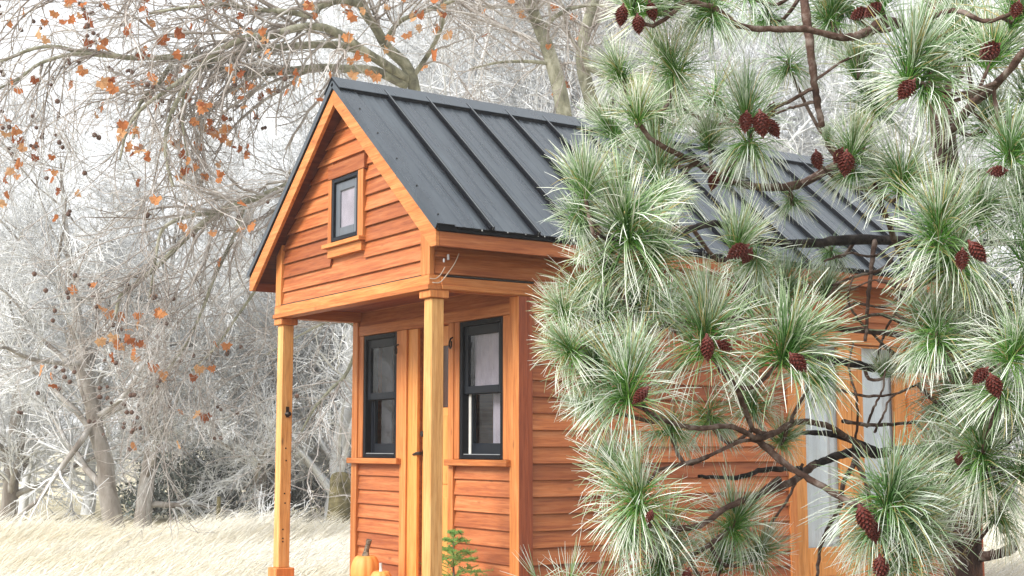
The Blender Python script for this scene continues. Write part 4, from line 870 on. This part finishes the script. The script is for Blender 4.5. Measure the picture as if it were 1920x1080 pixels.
    # thin dead twigs looping in front of the french door
    for pts, r in (([(1700, 690, 5.3), (1650, 640, 5.0), (1610, 600, 4.9), (1590, 560, 4.8), (1600, 520, 4.8)], 3), ([(1640, 690, 5.1), (1660, 620, 5.0), (1690, 560, 4.9), (1650, 525, 4.8), (1590, 545, 4.8)], 2.6),
                   ([(1600, 840, 5.0), (1608, 790, 4.9), (1605, 740, 4.8), (1592, 690, 4.8), (1600, 640, 4.8)], 2.8), ([(1580, 790, 4.9), (1640, 797, 5.0), (1720, 790, 5.2), (1790, 770, 5.5)], 4), ([(1570, 730, 4.8), (1620, 742, 4.9), (1680, 738, 5.0), (1730, 715, 5.2)], 3),
                   ([(1625, 800, 5.0), (1640, 760, 4.9), (1655, 730, 4.9), (1660, 690, 4.9)], 2.6), ([(1640, 810, 5.0), (1655, 780, 4.9), (1672, 745, 4.9), (1720, 720, 5.0)], 2.6), ([(1610, 850, 5.05), (1595, 880, 4.9), (1582, 905, 4.8), (1575, 950, 4.7), (1555, 985, 4.7), (1538, 1030, 4.7), (1532, 1100, 4.7)], 5),
                   ([(1600, 850, 5.0), (1622, 900, 4.8), (1630, 935, 4.6), (1625, 960, 4.5)], 5), ([(1700, 880, 5.2), (1650, 900, 4.9), (1610, 935, 4.6), (1585, 950, 4.5)], 5), ([(1640, 452, 5.1), (1634, 500, 5.0), (1628, 560, 4.95), (1622, 640, 4.9)], 5), ([(1690, 452, 5.3), (1660, 500, 5.0), (1600, 520, 4.9), (1560, 535, 4.8)], 3.5),
                   ([(1680, 452, 5.3), (1640, 480, 5.0), (1590, 475, 4.9), (1545, 490, 4.85)], 3), ([(1532, 160, 4.7), (1480, 190, 4.7), (1430, 210, 4.65), (1400, 220, 4.6)], 4), ([(1534, 190, 4.7), (1490, 200, 4.75), (1450, 215, 4.8)], 3.5), ([(1530, 150, 4.7), (1590, 110, 4.75), (1650, 100, 4.8)], 3), ([(1500, 345, 5), (1560, 320, 4.9), (1592, 285, 4.7)], 4),
                   ([(1700, 330, 5.4), (1640, 352, 5.1), (1580, 345, 4.9), (1530, 300, 4.7)], 4), ([(1797, 880, 5.7), (1770, 960, 5.3), (1800, 990, 5.1), (1815, 1060, 5.1)], 3), ([(1760, 990, 5.3), (1800, 985, 5.2), (1822, 955, 5.2)], 3), ([(1837, 958, 5.5), (1870, 985, 5.4), (1905, 1015, 5.3)], 3), ([(1505, 870, 4.85), (1480, 930, 4.8), (1440, 990, 4.8), (1410, 1040, 4.8)], 3), ([(1560, 600, 5.1), (1600, 570, 5.0), (1660, 575, 5.0), (1700, 545, 5.1)], 3), ([(1700, 610, 5.3), (1650, 590, 5.1), (1600, 600, 5.0)], 4)):
        bough(pts, r, r*.6)
    # needle tufts
    def tuft_mesh(seed, n_up, n_out, n_dn, sparse=False):
        r = np.random.default_rng(seed); A = []; C = []
        green = np.array([.040, .170, .012]); mid = np.array([.15, .32, .055]); fro = np.array([.40, .52, .33]); white = np.array([.82, .87, .80]); strawc = np.array([.42, .36, .15])
        for n, e0, e1, l0, l1, g, wf in ((n_up, 2, 52, .80, 1.0, -.03, .44), (n_out, 42, 86, .72, .96, -.22, .52), (n_dn, 80, 128, .80, 1.08, -.75, .70)):
            lob = r.uniform(0, 2*math.pi, 5); az = np.where(r.uniform(size=n) < .68, lob[r.integers(0, 5, n)]+r.normal(0, .42, n), r.uniform(0, 2*math.pi, n)); ph = r.uniform(0, 6.28); el = np.radians(r.uniform(e0, e1, n)); base = np.stack([.03*np.sin(el)*np.cos(az), .03*np.sin(el)*np.sin(az), r.uniform(-.20, .20, n)*np.where(el < 1.5, 1, .6)-.10*(el > 1.5)], 1)
            d = np.stack([np.sin(el)*np.cos(az), np.sin(el)*np.sin(az), np.cos(el)], 1); ln = r.uniform(l0, l1, n)*np.where(r.uniform(size=n) < .22, r.uniform(.5, .9, n), 1)*(1-.12*(el < .4))*(1+.09*np.sin(2*az+ph)+.08*np.sin(5*az))
            K = 5; P = np.empty((n, K, 3)); P[:, 0] = base; dd = d
            cl = r.integers(0, n//3, n); d = unit(d+.9*unit(r.normal(size=(n//3, 3)))[cl]*.22); bend = r.normal(0, .065, (n, 3))
            for k in range(1, K):
                P[:, k] = P[:, k-1]+dd*(ln/(K-1))[:, None]; dd = unit(dd+bend+np.array([0, 0, g])*r.uniform(.5, 1.2, (n, 1))*.5)
            A.append(P); t = np.linspace(0, 1, K)[None, :, None]
            fz = (r.uniform(size=n) < (.95 if sparse else wf))[:, None, None]; u = np.clip(t*1.6-.40, 0, 1); u2 = np.clip(t*2.2-.55, 0, 1)
            c = np.where(fz, mid*(1-u2)+white*u2, green*(1-u)+fro*u)
            s = (r.uniform(size=n) < .075)[:, None, None]; c = np.where(s, strawc, c)*r.uniform(.78, 1.12, n)[:, None, None]; C.append(c)
        P = np.concatenate(A); C = np.concatenate(C); n = len(P)
        R = r.uniform(.0046, .0076, n)[:, None]*np.array([.75, 1.0, 1.0, .9, .35])
        V, Q = tubes(P, R, 3); cols = np.repeat(C.reshape(-1, 3), 3, 0); me = mesh_np("needle_tuft", V, [Q], True, np.c_[cols, np.ones(len(cols))]); me.materials.append(M['needle']); return me
    full = [tuft_mesh(100+i, 155, 100, 90) for i in range(8)]; upt = [tuft_mesh(200+i, 215, 72, 0) for i in range(5)]; dnt = [tuft_mesh(300+i, 16, 48, 165) for i in range(4)]; wh = [tuft_mesh(400+i, 14, 9, 0, True) for i in range(2)]
    kinds = {'f': full, 'u': upt, 'd': dnt, 's': wh}
    # (x, y, depth, radius in photo pixels, tilt of the tip in degrees (+ right), kind, tip towards camera)
    T = [(1097, 358, 4.05, 100, -3, 'u'), (1090, 395, 4.1, 80, -60, 'd'), (1197, 222, 4.4, 105, 3, 'u'), (1165, 140, 4.6, 95, -28, 'f'), (1262, 128, 4.5, 110, -35, 'f'), (1230, 240, 4.7, 100, 25, 'f'), (1400, 222, 4.5, 115, 2, 'u'), (1405, 262, 4.55, 110, 5, 'd'),
         (1330, 270, 4.7, 75, -8, 'u'), (1175, 430, 4.1, 135, -15, 'f'), (1225, 480, 4.2, 120, 12, 'f'), (1100, 430, 4.15, 95, -35, 'f'), (1140, 500, 4.25, 100, -20, 'f'), (1235, 330, 4.6, 115, -12, 'f'), (1150, 350, 4.6, 90, 20, 'f'), 
         (1382, 462, 4.5, 88, 14, 'u'), (1415, 488, 4.6, 90, 25, 'd'), (1235, 372, 4.3, 75, 70, 'u'), (1552, 262, 4.8, 38, 10, 'u'), (1368, 335, 4.8, 55, 0, 'f'), (1322, 640, 4.2, 150, 0, 'f'), (1322, 590, 4.45, 110, 5, 'u'), (1470, 655, 4.3, 155, 12, 'f'), (1178, 735, 4.0, 135, 0, 'f'), (1185, 690, 4.2, 110, -6, 'u'), (1070, 655, 4.0, 100, -45, 'f'), (1120, 690, 4.1, 105, -30, 'f'), (1060, 590, 4.2, 90, -30, 'f'),
         (1187, 610, 4.4, 95, 0, 'u'), (1250, 590, 4.6, 100, 10, 'f'), (1115, 760, 4.2, 85, -70, 'f'), (1200, 940, 4.0, 140, -4, 'f'), (1155, 880, 4.2, 100, -25, 'f'), (1250, 985, 4.2, 110, 15, 'd'), (1180, 985, 4.1, 95, -30, 'd'), (1375, 985, 4.4, 110, 15, 'f'), (1420, 1040, 4.5, 100, 20, 'f'),
         (1595, 288, 4.7, 105, 12, 'u'), (1602, 318, 4.8, 70, 10, 'd'), (1608, 135, 4.8, 90, 2, 'u'), (1707, 128, 4.4, 150, 8, 'u'), (1735, 150, 4.45, 150, 30, 'd'), (1690, 345, 4.7, 125, 0, 'f'), (1650, 340, 4.9, 75, -25, 'u'), (1760, 435, 4.5, 150, 5, 'f'), (1790, 480, 4.6, 140, 15, 'd'), (1893, 285, 4.4, 125, 0, 'f'), (1860, 110, 4.7, 115, 20, 'u'), (1810, 90, 4.9, 110, -10, 'f'),
         (1760, 635, 4.7, 130, -10, 'd'), (1750, 610, 4.9, 105, -20, 'f'), (1905, 660, 4.4, 125, 30, 'f'), (1870, 620, 4.9, 100, -10, 'd'), (1880, 730, 4.6, 120, 20, 'd'), (1665, 935, 4.25, 150, 12, 'f'), (1690, 990, 4.4, 140, 60, 'f'), (1640, 985, 4.3, 110, -5, 'd'), (1842, 848, 4.7, 130, -8, 'f'), (1850, 890, 4.8, 120, 0, 'd'), (1770, 900, 4.9, 115, -15, 'u'), (1740, 930, 5.0, 110, -20, 'f'), (1685, 1055, 4.4, 115, 25, 'f'), 
         (1535, 700, 4.5, 88, 40, 'd'), (1190, 8, 4.3, 115, 10, 'u'), (1225, 15, 4.45, 110, 40, 'f'), (1335, 25, 4.45, 105, 0, 'd'), (1325, 5, 4.5, 110, -10, 'f'), (1440, 25, 4.9, 95, 5, 'd'), (1400, -20, 4.9, 95, 0, 'f'), (1560, 30, 5.0, 110, 20, 'f'), (1580, 10, 5.1, 100, -20, 'd'), (1650, 5, 4.7, 110, 0, 'u'), (1905, 30, 4.5, 120, 20, 'u'), (1800, 20, 5.0, 110, 0, 'f'), (1486, 372, 5.0, 60, -10, 'd'), (1545, 550, 4.9, 70, 10, 'u'), (1465, 560, 4.9, 100, 5, 'f'), (1400, 560, 4.8, 100, -5, 'f'), (1465, 825, 4.6, 70, 15, 'f'), (1410, 760, 4.8, 85, 10, 'f'), (1655, 700, 5.0, 50, 5, 'u'), (1715, 660, 5.0, 80, -10, 'd'),
         (1260, 800, 4.4, 80, 10, 'd'), (1330, 780, 4.6, 80, 0, 'd'),  (1870, 960, 4.9, 100, 10, 'd'), (1795, 745, 5.0, 115, 0, 'd'), (1775, 800, 5.1, 90, -5, 'f'), (1815, 690, 5.1, 100, 10, 'f'), (1780, 560, 5.0, 110, 0, 'd'), (1830, 400, 5.0, 110, 10, 'f'), (1560, 470, 5.2, 60, 0, 'd'), (1860, 230, 5.0, 110, 0, 'f'), (1640, 200, 5.1, 100, 0, 'f'), (1480, 120, 5.2, 90, 0, 'd'), (1730, 1010, 5.0, 90, 0, 'f'), (1920, 880, 4.7, 120, 20, 'f'), (1930, 480, 4.8, 120, 15, 'f'), (1925, 390, 5.0, 115, 0, 'f'), (1930, 190, 4.8, 120, 10, 'f'), (1915, 570, 5.1, 110, 0, 'd'), (1850, 540, 4.9, 110, 0, 'd'), (1920, 790, 4.8, 110, 15, 'f'), (1260, 180, 4.9, 95, 10, 'f'), (1340, 180, 5.2, 95, 10, 'd'), (1150, 250, 4.9, 90, -30, 'f'), (1205, 540, 4.3, 100, 0, 'd'), (1090, 540, 4.3, 90, -25, 'd'), (1130, 590, 4.3, 100, -15, 'f'), (1240, 1060, 4.2, 100, 0, 'f'), (1350, 1060, 4.5, 90, 0, 'u'),
         (1010, 1095, 4.0, 85, -25, 's'), (1068, 1090, 4.0, 82, 0, 's'), (1062, 1112, 3.95, 90, 15, 's'), (1118, 1105, 4.1, 85, 12, 's')]
    allB = np.concatenate([P for P, R in B]); nb = len(B)
    k = 0
    for x, y, d, rad, tilt, kd in T:
        p = at(x, y, d); L = rad*d/FPX*rng.uniform(.93, 1.15)
        o = bpy.data.objects.new("needle_tuft", kinds[kd][k % len(kinds[kd])]); k += 1; COL.objects.link(o); child(o)
        ax = UP*math.cos(math.radians(tilt))+RT*math.sin(math.radians(tilt))-FW*rng.uniform(-.10, .38); q = Vector(ax).to_track_quat('Z', 'Y')
        o.matrix_basis = Matrix.Translation(Vector(p)) @ q.to_matrix().to_4x4() @ Matrix.Rotation(rng.uniform(0, 6.28), 4, 'Z') @ Matrix.Diagonal((L*rng.uniform(.82, 1.1), L*rng.uniform(.82, 1.1), L*rng.uniform(.88, 1.12), 1))
        # shoot that carries the tuft, joined to the nearest bough
        if kd == 's':
            q_ = p-np.array([0, 0, .35])
        else:
            dist = np.linalg.norm(allB-p, axis=1)+np.where(allB[:, 2] > p[2]+.05, .15, 0); q_ = allB[np.argmin(dist)]
        if np.linalg.norm(q_-p) > .01:
            axn = unit(ax); mid = (p+q_)/2-axn*min(.08, np.linalg.norm(q_-p)*.35)+rng.normal(0, .01, 3); P, R = resample([p+axn*L*.12, p-axn*.02, mid, q_], [.004, .0065, .007, .008], 10)
            V, Q = tubes(P[None], R[None], 6); child(link("shoot", mesh_np("shoot", V, [Q], True), M['pine_branch']))
    # cones: overlapping scales wound round a core
    def cone_mesh(seed, fat):
        r = np.random.default_rng(seed); mb = MB(); L = 1.0; prof = lambda t: fat*(math.sin(math.pi*min(1, t*1.02+.06))**.62)*(1-.35*t)
        mb.lathe([(max(.02, prof(t)*.72), -t*L) for t in np.linspace(0, 1, 8)], n=10); n = 84
        for i in range(n):
            t = (i+.5)/n; a = i*2.39996; rr = prof(t); c = np.array([math.cos(a), math.sin(a), 0]); tg = np.array([-math.sin(a), math.cos(a), 0]); z = np.array([0, 0, -1.0])
            base = c*rr*.6+z*(t*L-.05); tipp = c*(rr*1.12+.02)+z*(t*L+.055)*1; w_ = .085*(.5+rr/fat*.7); V = [base-tg*w_*.7, base+tg*w_*.7, tipp+tg*w_*.6-z*.012, tipp-tg*w_*.6-z*.012, tipp+z*.02+c*.035, c*rr*.7+z*(t*L+.09)]
            mb.add(V, [(0, 1, 2, 3), (3, 2, 4), (4, 2, 5), (3, 4, 5), (1, 5, 2), (0, 3, 5)])
        mb.tube([(0, 0, .16), (.02, 0, .08), (0, 0, -.05)], [.05, .07, .10], 6)
        me = bpy.data.meshes.new("cone"); me.from_pydata(mb.v, [], mb.f); me.update(); me.materials.append(M['cone']); return me
    cm = [cone_mesh(1, .34), cone_mesh(2, .38), cone_mesh(3, .31)]
    Cn = [(1168, 12, 4.25, 42, 8), (1196, 30, 4.2, 38, -4), (1218, 5, 4.3, 40, -15), (1400, 212, 4.42, 45, 8), (1425, 212, 4.4, 52, -6), (1440, 225, 4.45, 44, -28), (1400, 462, 4.42, 48, 62), (1408, 468, 4.5, 34, 30), (1325, 632, 4.05, 50, -3), (1345, 640, 4.15, 36, -60), (1484, 665, 4.15, 46, -38), (1212, 728, 3.85, 42, 40), (1222, 958, 3.85, 26, 20), (1588, 286, 4.6, 50, 5), (1578, 280, 4.65, 36, 30), (1530, 285, 4.65, 40, -6), (1712, 152, 4.25, 48, 38), (1650, 8, 4.6, 46, 50), (1625, 18, 4.65, 40, 60),
          (1870, 85, 4.6, 52, 55), (1885, 320, 4.3, 40, 85), (1850, 692, 4.3, 42, 45), (1858, 705, 4.25, 48, -14), (1612, 952, 4.1, 58, -22), (1632, 975, 4.15, 48, -10), (1650, 1045, 4.2, 48, -5), (1820, 455, 4.35, 50, -35), (1805, 470, 4.4, 44, 10), (1798, 850, 4.6, 26, 10), (1225, 418, 4.4, 26, 0), (1450, 195, 4.7, 30, 20), (1910, 5, 4.35, 36, 20), (1290, 1068, 4.1, 34, 10), (1340, 325, 4.6, 36, 10)]
    for i, (x, y, d, ln, tilt) in enumerate(Cn):
        p = at(x, y, d-.03); L = ln*d/FPX*.88; o = bpy.data.objects.new("cone", cm[i % 3]); COL.objects.link(o); child(o)
        ax = UP*math.cos(math.radians(tilt))+RT*math.sin(math.radians(tilt))+FW*rng.uniform(-.1, .35); q = Vector(ax).to_track_quat('Z', 'Y')
        o.matrix_basis = Matrix.Translation(Vector(p)) @ q.to_matrix().to_4x4() @ Matrix.Rotation(rng.uniform(0, 6.28), 4, 'Z') @ Matrix.Scale(L, 4)
build_pine()

# ------------------------------------------------------------------ winter mist
def build_haze():
    c = CAM+FW*[26, 26, 0]; b = MB().box(-70, 70, -70, 70, -1.2, 15.5).build("haze", None, None); b.location = (c[0], c[1], 0)
    m = bpy.data.materials.new("winter_mist"); m.use_nodes = True; t = m.node_tree; t.nodes.clear(); o = t.nodes.new("ShaderNodeOutputMaterial"); v = t.nodes.new("ShaderNodeVolumePrincipled")
    v.inputs["Color"].default_value = (0.93, 0.95, 0.98, 1); v.inputs["Density"].default_value = 0.0016; v.inputs["Anisotropy"].default_value = 0.0
    t.links.new(v.outputs[0], o.inputs["Volume"]); b.data.materials.append(m)
    tag(b, "thin winter mist hanging over the whole meadow", "haze", kind="stuff")
HAZE = True
if HAZE: build_haze()
